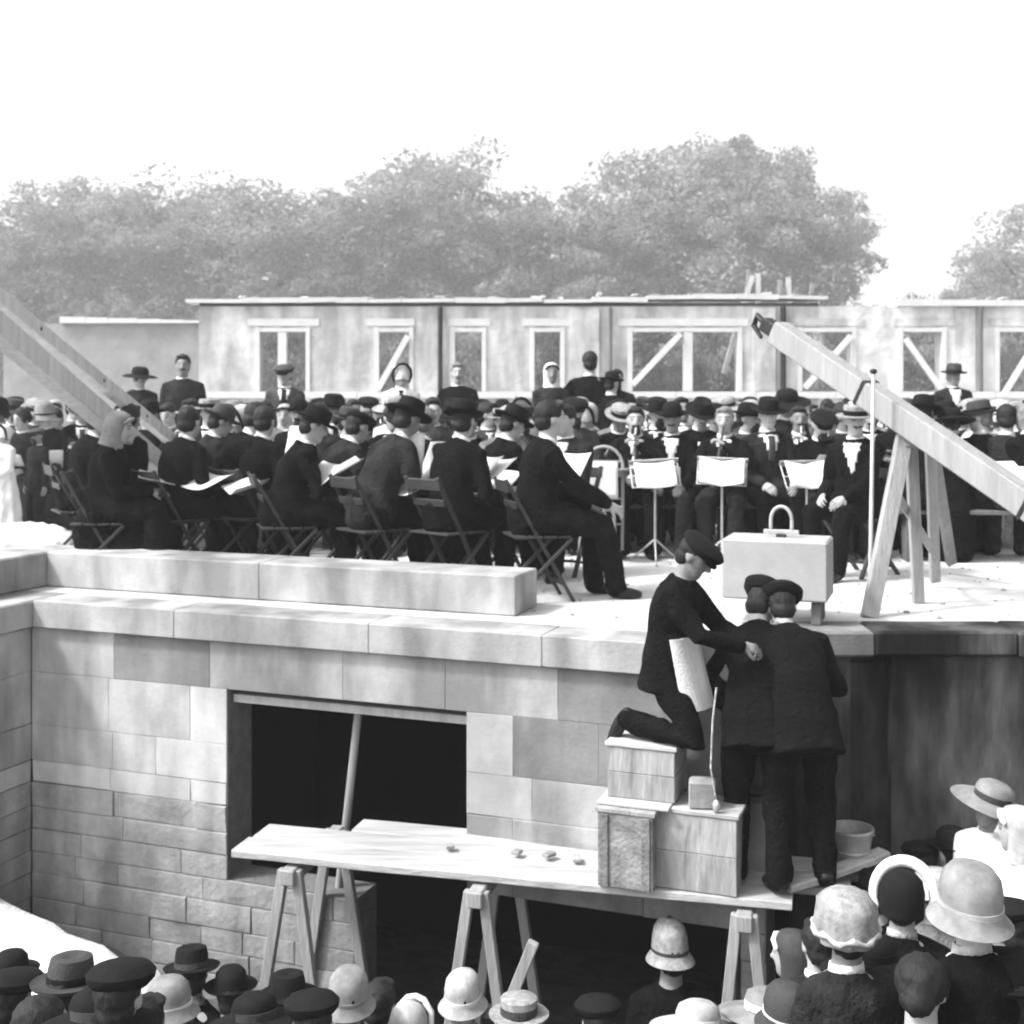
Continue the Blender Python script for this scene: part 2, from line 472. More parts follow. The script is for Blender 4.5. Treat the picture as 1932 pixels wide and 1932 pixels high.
    for p in me.polygons:
        q = Hm.T @ (np.array(p.center) - head); x, y, z = abs(q[0]), q[1], q[2]; i = 0
        if y > .05:
            if ((x - .032) / .013) ** 2 + ((z - .009) / .0065) ** 2 < 1: i = 1  # eye patch: iris and the shadow around it in one dark colour
            elif abs(x - .034) < .021 and abs(z - .034) < .006: i = 1
            elif x < .024 and abs(z + .059) < .006: i = 2
        mi.append(i)
    me.polygons.foreach_set('material_index', mi)
    me.polygons.foreach_set('use_smooth', [True] * len(mi)); me.update()
    pr = dict(body=me, head=Matrix.Translation(Vector(head)) @ Matrix([list(r) for r in Hm]).to_4x4(), neck=neck, arm=arm, leg=leg)
    # --- jacket / bodice
    j = MB()
    prof = [(-.10, .186, .145), (0.0, .182, .14), (.10, .174, .132), (.22, .158, .125), (.34, .18, .136), (.42, .182, .13), (.47, .145, .11), (.505, .095, .088), (.535, .078, .075)]
    if fem: prof = [(0.0, .165, .13), (.10, .155, .125), (.22, .138, .115), (.34, .165, .15), (.43, .17, .13), (.485, .15, .10), (.52, .085, .078), (.532, .076, .07)]
    if not sit and not fem: prof = [(-.2, .20, .158)] + prof
    if coat: prof = [(-coat, .25, .21), (-coat * .6, .225, .185)] + [q for q in prof if q[0] > -0.15]
    if sit and not fem: prof[0] = (-.05, .185, .15)
    if kind == 'kneel': prof = [(-.12, .215, .17), (0, .19, .15), (.10, .172, .135)] + prof[4:]
    tor(j, prof, 20)
    if sit and not fem:     # jacket skirt over seat and lap
        j.chain([P + V(0, -.06, .06), P + V(0, -.075, -.02)], [.135, .125], 14)
        for s in (-1, 1): j.chain([P + V(.08 * s, 0, .03), P + (leg[s][1] - P) * .42 + V(0, 0, .02)], [.115, .105], 10)
    for s in (-1, 1):
        S, e, w = arm[s]; wd = nrm(w - e)
        j.chain([neck - U2 * .06 + R2 * .09 * s, S + R2 * .004 * s, (S + e) / 2, e, (e + w) / 2, w - wd * .012], [.066, .070, .064, .057, .052, .045], 12)
    pr['jacket'] = blob(j, vox, 4, wr, WF, seed)
    cl = MB()
    n = 16; rr = []
    for t, a, bb in ((.515, .072, .068), (.556, .066, .064), (.556, .058, .056), (.515, .060, .058)):
        c = waist + U2 * (t - .22)
        rr.append([c + R2 * a * math.cos(2 * math.pi * i / n) + F2 * (bb * math.sin(2 * math.pi * i / n) + .006) + U2 * (-.012 * math.sin(2 * math.pi * i / n)) for i in range(n)])
    cl.rings(rr); pr['collar'] = cl.mesh('collar', True)
    def local(p):
        q = p - neck; return np.dot(q, R2), np.dot(q, F2), np.dot(q, U2)
    def vee(p, nn):
        x, y, z = local(p); return np.dot(nn, F2) > .15 and y > .02 and -.30 < z < -.012 and z > -.24 and abs(x) < .008 + .062 * (z + .24) / .22
    def tie(p, nn):
        x, y, z = local(p); return np.dot(nn, F2) > .15 and y > .02 and -.24 < z < -.02 and abs(x) < .02
    pr['shirt_front'] = extract(pr['jacket'], 'shirt_front', vee, .004)
    pr['necktie'] = extract(pr['jacket'], 'necktie', tie, .010)
    # --- trousers or skirt
    t = MB()
    if skirt:
        if sit:
            tor(t, [(-.1, .20, .17), (0, .19, .16), (.12, .155, .135), (.2, .14, .12)])
            kc = (leg[-1][1] + leg[1][1]) / 2
            for s in (-1, 0, 1):
                kn = kc + V(.11 * s, 0, .02)
                t.chain([P + V(.08 * s, 0, .0), (P + V(.08 * s, 0, 0) + kn) / 2, kn, kn + V(.03 * s, .03, -.2), V(kn[0] * 1.5, kn[1] + .07, .06)], [.13, .125, .11, .125, .14], 12)
            t.chain([V(0, .15, .38), V(0, .3, .08)], [.2, .22], 12)
            t.chain([V(0, -.05, .42), V(0, .02, .1)], [.17, .2], 12)
        else:
            rr = []
            for z, a in ((.10, .33), (.3, .29), (.6, .25), (.85, .21), (hip + .05, .18), (hip + .2, .14)):
                rr.append([V(a * (1 + .05 * math.sin(9 * 2 * math.pi * i / 36)) * math.cos(2 * math.pi * i / 36), a * .85 * (1 + .05 * math.sin(9 * 2 * math.pi * i / 36)) * math.sin(2 * math.pi * i / 36), z) for i in range(36)])
            t.rings(rr)
        pr['skirt'] = blob(t, vox, 4, wr * 1.5, 6, seed)
    else:
        tor(t, [(-.1, .15, .12), (-.02, .17, .135), (.06, .155, .12), (.14, .13, .10)])
        for s in (-1, 1):
            h0, kn, an = leg[s]; d = nrm(an - kn)
            t.chain([h0, (h0 + kn) / 2, kn, (kn + an) / 2, an + d * .015], [.108, .096, .08, .07, .066], 12)
        pr['trousers'] = blob(t, vox, 4, wr, 8, seed)
    shoes = []
    for s in (-1, 1):
        h0, kn, an = leg[s]; d = nrm(an - kn)
        yaw = rotz(-R(10 * s))
        f = yaw @ nrm(V(0, 1, 0) - d * d[1]) if kind == 'kneel' else yaw @ V(0, 1, 0)
        if kind == 'kneel' and abs(d[2]) < .5: f = V(0, -.35, -1)
        m = MB(); dn = d if kind == 'kneel' else V(0, 0, -1)
        m.chain([an + dn * .02 - f * .03, an + dn * .045 + f * .03, an + dn * .055 + f * .10, an + dn * .06 + f * .15], [.046, .045, .04, .03], 10)
        m.chain([an - dn * .05, an + dn * .03], [.043, .045], 10)
        shoes.append(blob(m, .012, 2))
    pr['shoes'] = shoes
    PROTO[name] = pr
    return pr

# --- headgear, in head coordinates (centre of the head, +Y the face)
HATS = {}
def hatmesh(name, fn, material, band=None, nice='hat'):
    a = MB(); bnd = MB()
    fn(a, bnd)
    me = smart_smooth(a.mesh(name), 50)
    HATS[name] = (me, smart_smooth(bnd.mesh(name + '_band'), 50) if bnd.v else None, nice)
def tiltv(mb, deg, z0=0.04, y0=0.0):
    M = rotx(R(deg)); mb.v = [tuple(M @ (np.array(p) - V(0, y0, z0)) + V(0, y0, z0)) for p in mb.v]
def _bowler(a, b):
    a.lathe([(.082, .03), (.14, .052), (.146, .060), (.132, .050), (.088, .044), (.088, .09), (.082, .125), (.06, .150), (.03, .160), (.002, .162)], 28, 1, 1.16, (0, -.006, 0))
    b.lathe([(.090, .046), (.091, .07), (.087, .07), (.086, .046)], 28, 1, 1.16, (0, -.006, 0)); tiltv(a, -4); tiltv(b, -4)
def _trilby(a, b):
    a.lathe([(.083, .03), (.145, .035), (.152, .048), (.136, .040), (.088, .044), (.088, .10), (.080, .140), (.055, .150), (.03, .138), (.002, .128)], 28, 1, 1.18, (0, -.004, 0))
    b.lathe([(.0905, .046), (.0912, .075), (.087, .075), (.086, .046)], 28, 1, 1.18, (0, -.004, 0)); tiltv(a, -6); tiltv(b, -6)
def _flat(a, b):
    a.lathe([(.080, .035), (.092, .040), (.112, .062), (.116, .085), (.095, .108), (.05, .122), (.002, .124)], 26, 1, 1.22, (0, 0.008, 0))
    b.lathe([(.002, .036), (.06, .036), (.088, .038), (.088, .046), (.06, .05), (.002, .05)], 22, .82, .62, (0, .085, 0))
    a.jitter(.006); tiltv(a, -8); tiltv(b, -14)
def _boater(a, b):
    a.lathe([(.082, .036), (.150, .036), (.150, .043), (.092, .043), (.092, .115), (.086, .120), (.002, .121)], 28, 1, 1.14)
    b.lathe([(.0935, .0435), (.0935, .082), (.09, .082), (.09, .0435)], 28, 1, 1.14); tiltv(a, -3); tiltv(b, -3)
def _cloche(a, b):
    a.lathe([(.100, -.03), (.125, -.052), (.142, -.052), (.112, -.020), (.103, .02), (.104, .06), (.096, .105), (.072, .138), (.035, .152), (.002, .154)], 28, 1, 1.16, (0, -.008, 0))
    b.lathe([(.107, -.012), (.1075, .02), (.103, .02), (.103, -.012)], 28, 1, 1.16, (0, -.008, 0)); a.jitter(.005); tiltv(a, 8); tiltv(b, 8)
def _wide(a, b):
    a.lathe([(.085, .02), (.15, .012), (.205, .0), (.212, .006), (.16, .028), (.096, .040), (.100, .08), (.090, .115), (.06, .135), (.002, .140)], 32, 1, 1.1)
    b.lathe([(.101, .04), (.104, .075), (.098, .075), (.097, .04)], 28, 1, 1.1); a.jitter(.014); tiltv(a, -6); tiltv(b, -6)
def _scarf(a, b):
    rr = []
    for z, ax, cy, by in ((-.16, .10, -.03, .10), (-.10, .088, -.035, .09), (-.04, .090, -.035, .092), (.03, .093, -.03, .098), (.08, .084, -.02, .095), (.118, .055, -.012, .066), (.132, .012, -.01, .014)):
        rr.append([V(ax * math.cos(2 * math.pi * i / 24), cy + by * math.sin(2 * math.pi * i / 24) * (1.0), z) for i in range(24)])
    a.rings(rr); a.jitter(.007)
    b.chain([(-.075, .045, .05), (-.05, .07, .08), (0, .082, .092), (.05, .07, .08), (.075, .045, .05)], [.012, .014, .014, .014, .012], 8)
def _bonnet(a, b):
    a.lathe([(.098, -.06), (.104, .0), (.102, .06), (.09, .105), (.06, .135), (.02, .148), (.002, .149)], 26, 1, 1.08, (0, -.022, 0))
    tiltv(a, 12); a.jitter(.006)
    b.chain([(-.088, .03, -.07), (-.108, .055, .0), (-.098, .07, .07), (-.05, .08, .125), (0, .082, .138), (.05, .08, .125), (.098, .07, .07), (.108, .055, .0), (.088, .03, -.07)], [.013, .016, .018, .018, .018, .018, .018, .016, .013], 8)
def _helmet(a, b):
    a.lathe([(.088, .0), (.128, -.028), (.140, -.030), (.128, -.008), (.106, .022), (.104, .06), (.100, .11), (.090, .155), (.068, .19), (.036, .208), (.002, .212)], 32, 1, 1.2, (0, -.004, 0))
    b.lathe([(.107, .026), (.108, .046), (.103, .046), (.103, .026)], 32, 1, 1.2, (0, -.004, 0))
    b.lathe([(.018, .206), (.018, .214), (.010, .222), (.002, .224)], 12, 1, 1, (0, -.004, 0))
    tiltv(a, -2); tiltv(b, -2)
def _hair(a, b):
    a.ell((0, -.026, .040), (.084, .098, .088), None, 20, 12); a.ell((0, -.055, -.02), (.074, .062, .07), None, 16, 8)
    a.ell((.01, .038, .094), (.064, .04, .022), None, 14, 8)
def _bun(a, b):
    a.ell((0, -.028, .038), (.090, .104, .092), None, 20, 12); a.ell((0, -.1, -.01), (.06, .05, .055), None, 14, 8)
    a.ell((-.07, .02, .01), (.022, .05, .05), None, 10, 6); a.ell((.07, .02, .01), (.022, .05, .05), None, 10, 6)
def _toque(a, b):
    n = 40; rr = []
    for r, z in ((.088, -.02), (.112, -.03), (.122, -.005), (.118, .035), (.116, .07), (.108, .105), (.085, .135), (.045, .15), (.003, .153)):
        rr.append([V((r + .006 * math.sin(11 * 2 * math.pi * i / n + z * 30) + .005 * math.sin(5 * 2 * math.pi * i / n - z * 50)) * math.cos(2 * math.pi * i / n), -.006 + 1.14 * r * (1 + .05 * math.sin(9 * 2 * math.pi * i / n + z * 40)) * math.sin(2 * math.pi * i / n), z) for i in range(n)])
    a.rings(rr)
    pts = [(.122 * math.cos(q), -.006 + .139 * math.sin(q), .004 + .010 * math.sin(q * 7)) for q in np.linspace(0, 2 * math.pi, 33)]
    b.chain(pts, [.012 + .005 * math.sin(k * 2.4) for k in range(33)], 8, 0, False)
    tiltv(a, 6); tiltv(b, 6)
def _halo(a, b):
    a.lathe([(.096, -.05), (.100, .0), (.100, .05), (.09, .1), (.06, .132), (.003, .142)], 26, 1, 1.1, (0, -.02, 0))
    T = rotx(R(58)); pts = [T @ V(.135 * math.cos(q), .150 * math.sin(q), 0) + V(0, .015, .03) for q in np.linspace(-.5, math.pi + .5, 19)]
    b.chain(pts, [.018 + .010 * math.sin(math.pi * k / 18) for k in range(19)], 9)
for nm, fn, nice in (('toque', _toque, 'trimmed_toque'), ('halo', _halo, 'halo_hat'), ('bowler', _bowler, 'bowler_hat'), ('trilby', _trilby, 'trilby_hat'), ('flat', _flat, 'flat_cap'), ('boater', _boater, 'boater_hat'), ('cloche', _cloche, 'cloche_hat'),
                     ('wide', _wide, 'wide_brimmed_hat'), ('scarf', _scarf, 'head_scarf'), ('bonnet', _bonnet, 'bonnet'), ('helmet', _helmet, 'police_helmet')):
    hatmesh(nm, fn, None, nice=nice)
for nm, fn in (('hair', _hair), ('bun', _bun)):
    a = MB(); fn(a, a); HATS[nm] = (blob(a, .011, 2, .006, 26, 1), None, 'hair')
_m = MB(); _m.ell((-.018, .098, -.044), (.022, .01, .008)); _m.ell((.018, .098, -.044), (.022, .01, .008)); MOUST = _m.mesh('moustache', True)
_m = MB(); _m.ell((0, .066, -.095), (.046, .04, .05)); _m.ell((-.018, .098, -.046), (.024, .012, .01)); _m.ell((.018, .098, -.046), (.024, .012, .01)); BEARD = blob(_m, .009, 2, .004, 30)

def setmat(o, m):
    me = o.data
    if len(me.materials) == 0: me.materials.append(m)
    o.material_slots[0].link = 'OBJECT'; o.material_slots[0].material = m

PEOPLE = []
def person(pn, loc, rz, label, hat='flat', hm=None, top=BLACK, bot=None, band=None, hair=None, sc=1.0, shirt=True, tie=None, moust=0, group=None, collar=WHITE, skin=None, tilt=0, hs=1.0):
    pr = PROTO[pn]
    root = obj('person', pr['body'], None, None, loc, rz)
    root.scale = (sc, sc, sc)
    tag(root, label, 'person', group)
    root.material_slots[0].link = 'OBJECT'; root.material_slots[0].material = (SKIN, SKIN2, SKIN, SKIN3)[len(PEOPLE) * 7 % 4]
    o = obj('jacket', pr['jacket'], None, root); setmat(o, top)
    if 'skirt' in pr: o = obj('skirt', pr['skirt'], None, root); setmat(o, bot or top)
    else: o = obj('trousers', pr['trousers'], None, root); setmat(o, bot or top)
    for m in pr['shoes']: o = obj('shoe', m, None, root); setmat(o, LEATHER)
    if collar: o = obj('collar', pr['collar'], None, root); setmat(o, collar)
    if shirt and pr['shirt_front']: o = obj('shirt_front', pr['shirt_front'], None, root); setmat(o, WHITE)
    if shirt and tie and pr['necktie']: o = obj('necktie', pr['necktie'], None, root); setmat(o, tie)
    hd = pr['head']
    def on(name, me, m, sc2=1.0, dz=0.0, par=root):
        q = obj(name, me, None, par); setmat(q, m)
        q.matrix_local = hd @ Matrix.Translation((0, 0, dz)) @ Matrix.Rotation(R(tilt if 'hair' not in name else 0), 4, 'Y') @ Matrix.Scale(sc2, 4)
        return q
    if hat not in ('hair', 'bun', 'scarf'):
        on('hair', HATS['hair'][0] if hat in ('cloche', 'bonnet', 'toque', 'halo') or not pr.get('fem') else HATS['bun'][0], hair or HAIR, 0.90 if hat in ('cloche', 'bonnet', 'toque', 'halo', 'wide') else 0.95, -.014 if hat in ('cloche', 'bonnet', 'toque', 'halo', 'wide') else -.006)
    if hat in ('hair', 'bun'): on('hair', HATS[hat][0], hm or hair or HAIR)
    elif hat:
        me, bd, nice = HATS[hat]
        h = on(nice, me, hm or FELT, hs)
        if bd:
            q = obj({'flat': 'peak', 'bonnet': 'ruffle', 'scarf': 'fold', 'toque': 'trimming', 'halo': 'rolled_brim'}.get(hat, 'hat_band'), bd, None, h); setmat(q, band or (hm or FELT))
    if moust == 1: on('moustache', MOUST, hair or HAIR)
    if moust == 2: on('beard', BEARD, hair or HAIR)
    PEOPLE.append(root)
    return root

# --- poses
proto('sit_lap', LH=V(-.12, .36, .63), RH=V(.13, .34, .63), lean=4, hp=4)
proto('sit_fold', LH=V(.10, .22, .82), RH=V(-.10, .25, .84), LE=V(-1, .3, -.5), RE=V(1, .3, -.5), lean=-3, hy=14)
proto('sit_play', LH=V(-.03, .25, .99), RH=V(.05, .34, .84), LE=V(-.8, 0, -.6), RE=V(.8, 0, -.6), lean=3, hp=2, curl=.8)
proto('sit_sheet', LH=V(-.15, .40, .80), RH=V(.15, .40, .80), lean=8, bend=6, hp=18, curl=.7)
proto('sit_turn', LH=V(-.12, .36, .63), RH=V(.13, .30, .63), lean=6, twist=18, hy=28)
proto('sit_woman', LH=V(-.06, .34, .66), RH=V(.07, .34, .66), lean=2, skirt=True, fem=True, hp=5)
proto('sit_woman_turn', LH=V(-.06, .34, .66), RH=V(.07, .34, .66), lean=5, skirt=True, fem=True, hy=-30, hp=8)
proto('stand_down', 'stand', hy=8)
proto('stand_front', 'stand', LH=V(-.03, .24, .95), RH=V(.04, .25, .96), hy=-14, hp=6)
proto('stand_arm', 'stand', LH=V(-.2, .3, 1.25), RH=V(.26, .38, 1.32), LE=V(-1, -.2, -.7), RE=V(1, -.2, -.7), hp=4)
proto('stand_woman', 'stand', skirt=True, fem=True, LH=V(-.05, .22, .98), RH=V(.06, .23, .98), hy=10)
proto('stand_coat', 'stand', coat=.5, hy=-10, hp=4)
for k in ('sit_woman', 'sit_woman_turn', 'stand_woman'): PROTO[k]['fem'] = True
# the near row of the band, finer surfaces
proto('near_sheet', LH=V(-.12, .43, .76), RH=V(.14, .42, .76), lean=10, bend=10, hp=14, curl=.7, vox=.0125, wr=.016)
proto('near_slouch', LH=V(-.10, .44, .66), RH=V(.16, .40, .66), lean=16, bend=14, hp=10, hy=10, vox=.0125, wr=.016)
proto('near_upright', LH=V(-.12, .40, .62), RH=V(.14, .46, .64), RF=V(.13, .52, .09), LF=V(-.10, .44, .09), lean=2, bend=10, hp=3, hy=6, vox=.0125, wr=.016)
proto('near_turn', LH=V(-.13, .40, .72), RH=V(.15, .36, .66), lean=8, bend=8, twist=12, hy=18, hp=4, vox=.0125, wr=.016)
proto('near_woman', LH=V(-.04, .40, .70), RH=V(.08, .38, .70), lean=6, bend=6, skirt=True, fem=True, hp=12, vox=.0125, wr=.016)
PROTO['near_woman']['fem'] = True
# the masons on the scaffold
proto('mason_kneel', 'kneel', hip=.41, py=-.10, lean=3, bend=12, hy=0, hp=30, LH=V(-.08, .34, .56), RH=V(.10, .36, .58), LE=V(-1, -.2, -.7), RE=V(1, -.2, -.7),
      RF=V(.12, -.30, .10), RK=V(.2, 1, -.4), LF=V(-.12, .26, -.24), LK=V(-.2, 1, .4), vox=.011, curl=.8)
proto('mason_lean', 'stand', lean=27, bend=20, hp=14, hy=-8, LH=V(-.12, .58, 1.10), RH=V(.2, .5, 1.08), LF=V(-.14, -.04, .09), RF=V(.14, .04, .09), vox=.011, curl=.8)
proto('mason_side', 'stand', lean=26, bend=19, hp=22, hy=-22, twist=-10, LH=V(-.2, .48, 1.12), RH=V(.12, .5, 1.12), LF=V(-.12, .03, .09), RF=V(.12, -.04, .09), vox=.011, curl=.8)
# onlookers close to the camera, seen from head to shoulders
proto('near_stand', 'stand', hy=6, hp=2, vox=.013)
proto('near_stand_left', 'stand', hy=38, hp=6, vox=.013)
proto('near_stand_woman', 'stand', skirt=True, fem=True, hy=-18, hp=4, LH=V(-.05, .22, .98), RH=V(.06, .23, .98), vox=.013)
proto('near_stand_look_up', 'stand', skirt=True, fem=True, hy=10, hp=-14, LH=V(-.05, .22, .98), RH=V(.06, .23, .98), vox=.013)
for k in ('near_stand_woman', 'near_stand_look_up'): PROTO[k]['fem'] = True

# ------------------------------------------------------------------ the terrace walls
FLOOR = 3.81
A = V(-3.32, 8.79, 0); U = V(0.9368, -0.35, 0); N = V(-0.35, -0.9368, 0)
WL = 5.04
def wp(t, d, z): return A + U * t + N * d + V(0, 0, z)          # along the front wall, out of it, up
def stone_mesh(o, u, n, t0, t1, z0, z1, depth, proud, ch, rough, seed):
    """one dressed stone: back face, chamfered front, slightly uneven"""
    rr = random.Random(seed)
    j = lambda a: rr.uniform(-a, a)
    mb = MB()
    def q(t, d, z): return o + u * t + n * d + V(0, 0, z)
    e = rough
    vs = [q(t0, -depth, z0), q(t1, -depth, z0), q(t1, -depth, z1), q(t0, -depth, z1)]
    vs += [q(t0 + j(e), proud - ch, z0 + j(e)), q(t1 + j(e), proud - ch, z0 + j(e)), q(t1 + j(e), proud - ch, z1 + j(e)), q(t0 + j(e), proud - ch, z1 + j(e))]
    vs += [q(t0 + ch + j(e), proud + j(e * .7), z0 + ch + j(e)), q(t1 - ch + j(e), proud + j(e * .7), z0 + ch + j(e)), q(t1 - ch + j(e), proud + j(e * .7), z1 - ch + j(e)), q(t0 + ch + j(e), proud + j(e * .7), z1 - ch + j(e))]
    tm, zm = (t0 + t1) / 2, (z0 + z1) / 2
    vs.append(q(tm + j(.05), proud + abs(j(e * 1.3)), zm + j(.02)))
    fs = []
    for k in range(4):
        l = (k + 1) % 4
        fs += [(k, l, 4 + l, 4 + k), (4 + k, 4 + l, 8 + l, 8 + k), (8 + k, 8 + l, 12)]
    fs.append((3, 2, 1, 0))
    return mb.add(vs, fs).mesh('stone')

front = empty('stone_wall', 'pale ashlar front wall of the terrace with a square window opening and projecting ledge', 'stone wall', tuple(A))
def child(name, me, m, par):
    o = obj(name, me, m, par); o.matrix_parent_inverse = par.matrix_world.inverted() if False else Matrix.Translation(-Vector(par.location)); return o
def kid(name, mb_or_me, m, par, smooth=False):
    me = mb_or_me if not isinstance(mb_or_me, MB) else mb_or_me.mesh(name, smooth)
    o = obj(name, me, m, par)
    o.matrix_parent_inverse = (Matrix.Translation(Vector(par.location)) @ par.rotation_euler.to_matrix().to_4x4()).inverted()
    return o

WIN = (1.57, 3.25, 2.07, 3.30)        # window opening t0 t1 z0 z1
DOOR = (2.50, 4.90, 0.10, 2.22)       # basement opening
core = MB()
def wallbox(t0, t1, z0, z1, d0=-.30, d1=-.035):
    c = wp((t0 + t1) / 2, (d0 + d1) / 2, (z0 + z1) / 2)
    core.box(c, (t1 - t0, d1 - d0, z1 - z0), np.column_stack([U, N, V(0, 0, 1)]))
for a in ((0, WIN[0], -.3, 3.60), (WIN[1], WL, DOOR[3], 3.60), (WIN[0], WIN[1], 3.30, 3.60), (WIN[0], DOOR[0], -.3, 2.07), (DOOR[1], WL, -.3, DOOR[3]), (DOOR[0], WIN[1], 2.0701 + .1, 2.2201)):
    pass
for a in ((0, WIN[0], -.3, 3.60), (WIN[1], WL, 2.22, 3.60), (WIN[0], WIN[1], 3.30, 3.60), (WIN[0], DOOR[0], -.3, 2.07), (DOOR[1], WL, -.3, 2.22)):
    wallbox(*a)
kid('core', core, MORTAR, front)
# courses (top, bottom, mean length, kind)
COURSES = [(3.615, 3.31, .62, 'a'), (3.31, 2.95, .55, 'a'), (2.95, 2.70, .5, 'a'), (2.70, 2.55, .8, 'b'), (2.55, 2.38, .42, 'r'), (2.38, 2.23, .36, 'r'), (2.23, 2.07, .4, 'r'), (2.07, 1.92, .33, 'r'),
           (1.92, 1.75, .36, 'r'), (1.75, 1.60, .3, 'r'), (1.60, 1.45, .34, 'r'), (1.45, 1.25, .36, 'r'), (1.25, 1.0, .4, 'r'), (1.0, .7, .4, 'r'), (.7, .3, .45, 'r'), (.3, -.1, .5, 'r')]
sr = random.Random(11)
nst = 0
for zi, (zt, zb, ml, kd) in enumerate(COURSES):
    spans = [(0.0, WL)]
    def cut(sp, a, b):
        out = []
        for x0, x1 in sp:
            if a > x0: out.append((x0, min(a, x1)))
            if b < x1: out.append((max(b, x0), x1))
        return [s for s in out if s[1] - s[0] > .02]
    if zt > WIN[2] + .01 and zb < WIN[3] - .01: spans = cut(spans, WIN[0], WIN[1])
    if zb < DOOR[3] - .01: spans = cut(spans, DOOR[0], DOOR[1])
    for x0, x1 in spans:
        x = x0
        while x < x1 - 1e-6:
            L = ml * (1.55 if kd == 'r' else 1.1) * sr.uniform(.6, 1.5)
            if x == x0 and x0 == WIN[1]: L = .30 if zi % 2 else .42
            if x1 - (x + L) < ml * .45: L = x1 - x
            if x1 == WIN[0] and kd != 'r' and x1 - (x + L) < .5 and x1 - x > .6: L = x1 - x - (.28 if zi % 2 else .42)
            g = .0011 if kd == 'a' else .002
            jamb = kd != 'r' and (abs(x + L - WIN[0]) < .01 or abs(x - WIN[1]) < .01)
            m = RUBBLE if kd == 'r' else STONE
            if kd == 'b' : m = STONEW if x < WIN[0] else STONE
            if jamb and zi in (1, 2): m = STONEW
            if kd == 'a' and x > WIN[1] + .25: m = STONED
            if kd == 'a' and zi == 2 and x > WIN[1] + .25: m = STONE
            if zi == 0 and WIN[0] - .9 < x + L / 2 < WIN[0] - .3: m = STONED
            if zi == 0 and x < WIN[1] and x + L > WIN[0]: m = STONE
            me = stone_mesh(A, U, N, x + g, x + L - g, zb + g, zt - g, .02, -.0015 if kd == 'a' else sr.uniform(-.006, .005), .002 if kd == 'a' else .005, .0012 if kd == 'a' else .004, nst)
            s = kid('stone', me, m, front); nst += 1
            x += L
# ledge stones (string course) and parapet blocks
def wallblock(name, t0, t1, d0, d1, z0, z1, m, par, ch=.012, o=A, u=U, n=N, jit=.003):
    mb = MB(); c = o + u * ((t0 + t1) / 2) + n * ((d0 + d1) / 2) + V(0, 0, (z0 + z1) / 2)
    mb.box(c, (t1 - t0, d1 - d0, z1 - z0), np.column_stack([u, n, V(0, 0, 1)]), 0, ch)
    mb.jitter(jit, t0)
    return kid(name, mb, m, par)
ts = [.055, 1.2, 2.62, 3.75, WL]
for a, b in zip(ts, ts[1:]): wallblock('ledge_stone', a + .0012, b - .0012, -.30, .05, 3.625, FLOOR, STONE, front, .006, jit=.0012)
# timber framing in the window head, leaning prop in the opening
m = MB(); m.bar(wp(WIN[0] + .02, -.10, 3.245), wp(WIN[1] - .02, -.10, 3.245), .10, .05, (0, 0, 1)); kid('window_head_board', m, TIMBER, front)
m = MB(); m.bar(wp(WIN[0] + .02, -.22, 3.215), wp(WIN[1] - .02, -.22, 3.215), .08, .05, (0, 0, 1)); kid('window_head_board', m, TIMBERD, front)
pole = tag(obj('prop_pole', MB().chain([wp(2.30, -.16, 2.02), wp(2.42, -.20, 3.18)], [.028, .026], 10).mesh('pole', True), TIMBER), 'slim wooden prop leaning inside the square window opening', 'prop')
# cellar room behind the openings
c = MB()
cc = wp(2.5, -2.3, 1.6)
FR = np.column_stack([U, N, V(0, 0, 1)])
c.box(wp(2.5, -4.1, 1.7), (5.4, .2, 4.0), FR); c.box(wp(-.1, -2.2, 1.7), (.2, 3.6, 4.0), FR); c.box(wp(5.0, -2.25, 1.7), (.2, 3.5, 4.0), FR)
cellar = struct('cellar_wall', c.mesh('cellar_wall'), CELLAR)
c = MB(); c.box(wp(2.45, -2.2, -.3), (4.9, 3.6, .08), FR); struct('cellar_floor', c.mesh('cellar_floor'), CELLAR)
# parapet: long dressed blocks set back on the ledge
para = empty('parapet', 'low pale stone parapet of long blocks ending square beside the seated bandsmen', 'parapet', tuple(wp(2, -.7, FLOOR)))
ts = [-.30, 1.5, 3.38]
for a, b in zip(ts, ts[1:]): wallblock('block', a + .0012, b - .0012, -.92, -.50, FLOOR + .001, FLOOR + .255, STONE, para, .008, jit=.002)
# return wall on the left
ret = empty('stone_wall', 'shaded coursed return wall at the left edge, meeting the front wall in a corner', 'stone wall', tuple(A + N * .35))
m = MB(); m.box(A + N * .35 - U * .17 + V(0, 0, 1.65), (.26, .7, 3.9), FR); m.box(A + N * .55 - U * 3.3 + V(0, 0, 1.65), (6.0, .3, 3.9), FR); kid('core', m, MORTAR, ret)
k = 0
for zi, (zt, zb, ml, kd) in enumerate(COURSES[:13]):
    x = 0.0
    while x < .69:
        L = ml * sr.uniform(.6, 1.4); L = min(L, .7 - x) if .7 - x - L > .1 else .7 - x
        # surface normal is U; runs along N
        me = stone_mesh(A, N, U, x + .002, x + L - .002, zb + .002, zt - .002, .03, sr.uniform(-.004, .002) - .001, .005, .003, 900 + k)
        me.flip_normals()
        kid('stone', me, (STONEW if kd == 'b' else RUBBLE if kd == 'r' else STONE), ret); k += 1; x += L
for a, b in ((-.30, .72),): wallblock('ledge_stone', a + .003, b - .003, -.30, .05, 3.625, FLOOR, STONE, ret, o=A, u=N, n=U)
pr2 = empty('parapet', 'short return of the low stone parapet at the left edge of the picture', 'parapet', tuple(A + N * .3 - U * .6))
for a, b in ((-.92, .40),): wallblock('block', a + .004, b - .003, -.75, -.3025, FLOOR + .001, FLOOR + .2545, STONE, pr2, o=A, u=N, n=U)
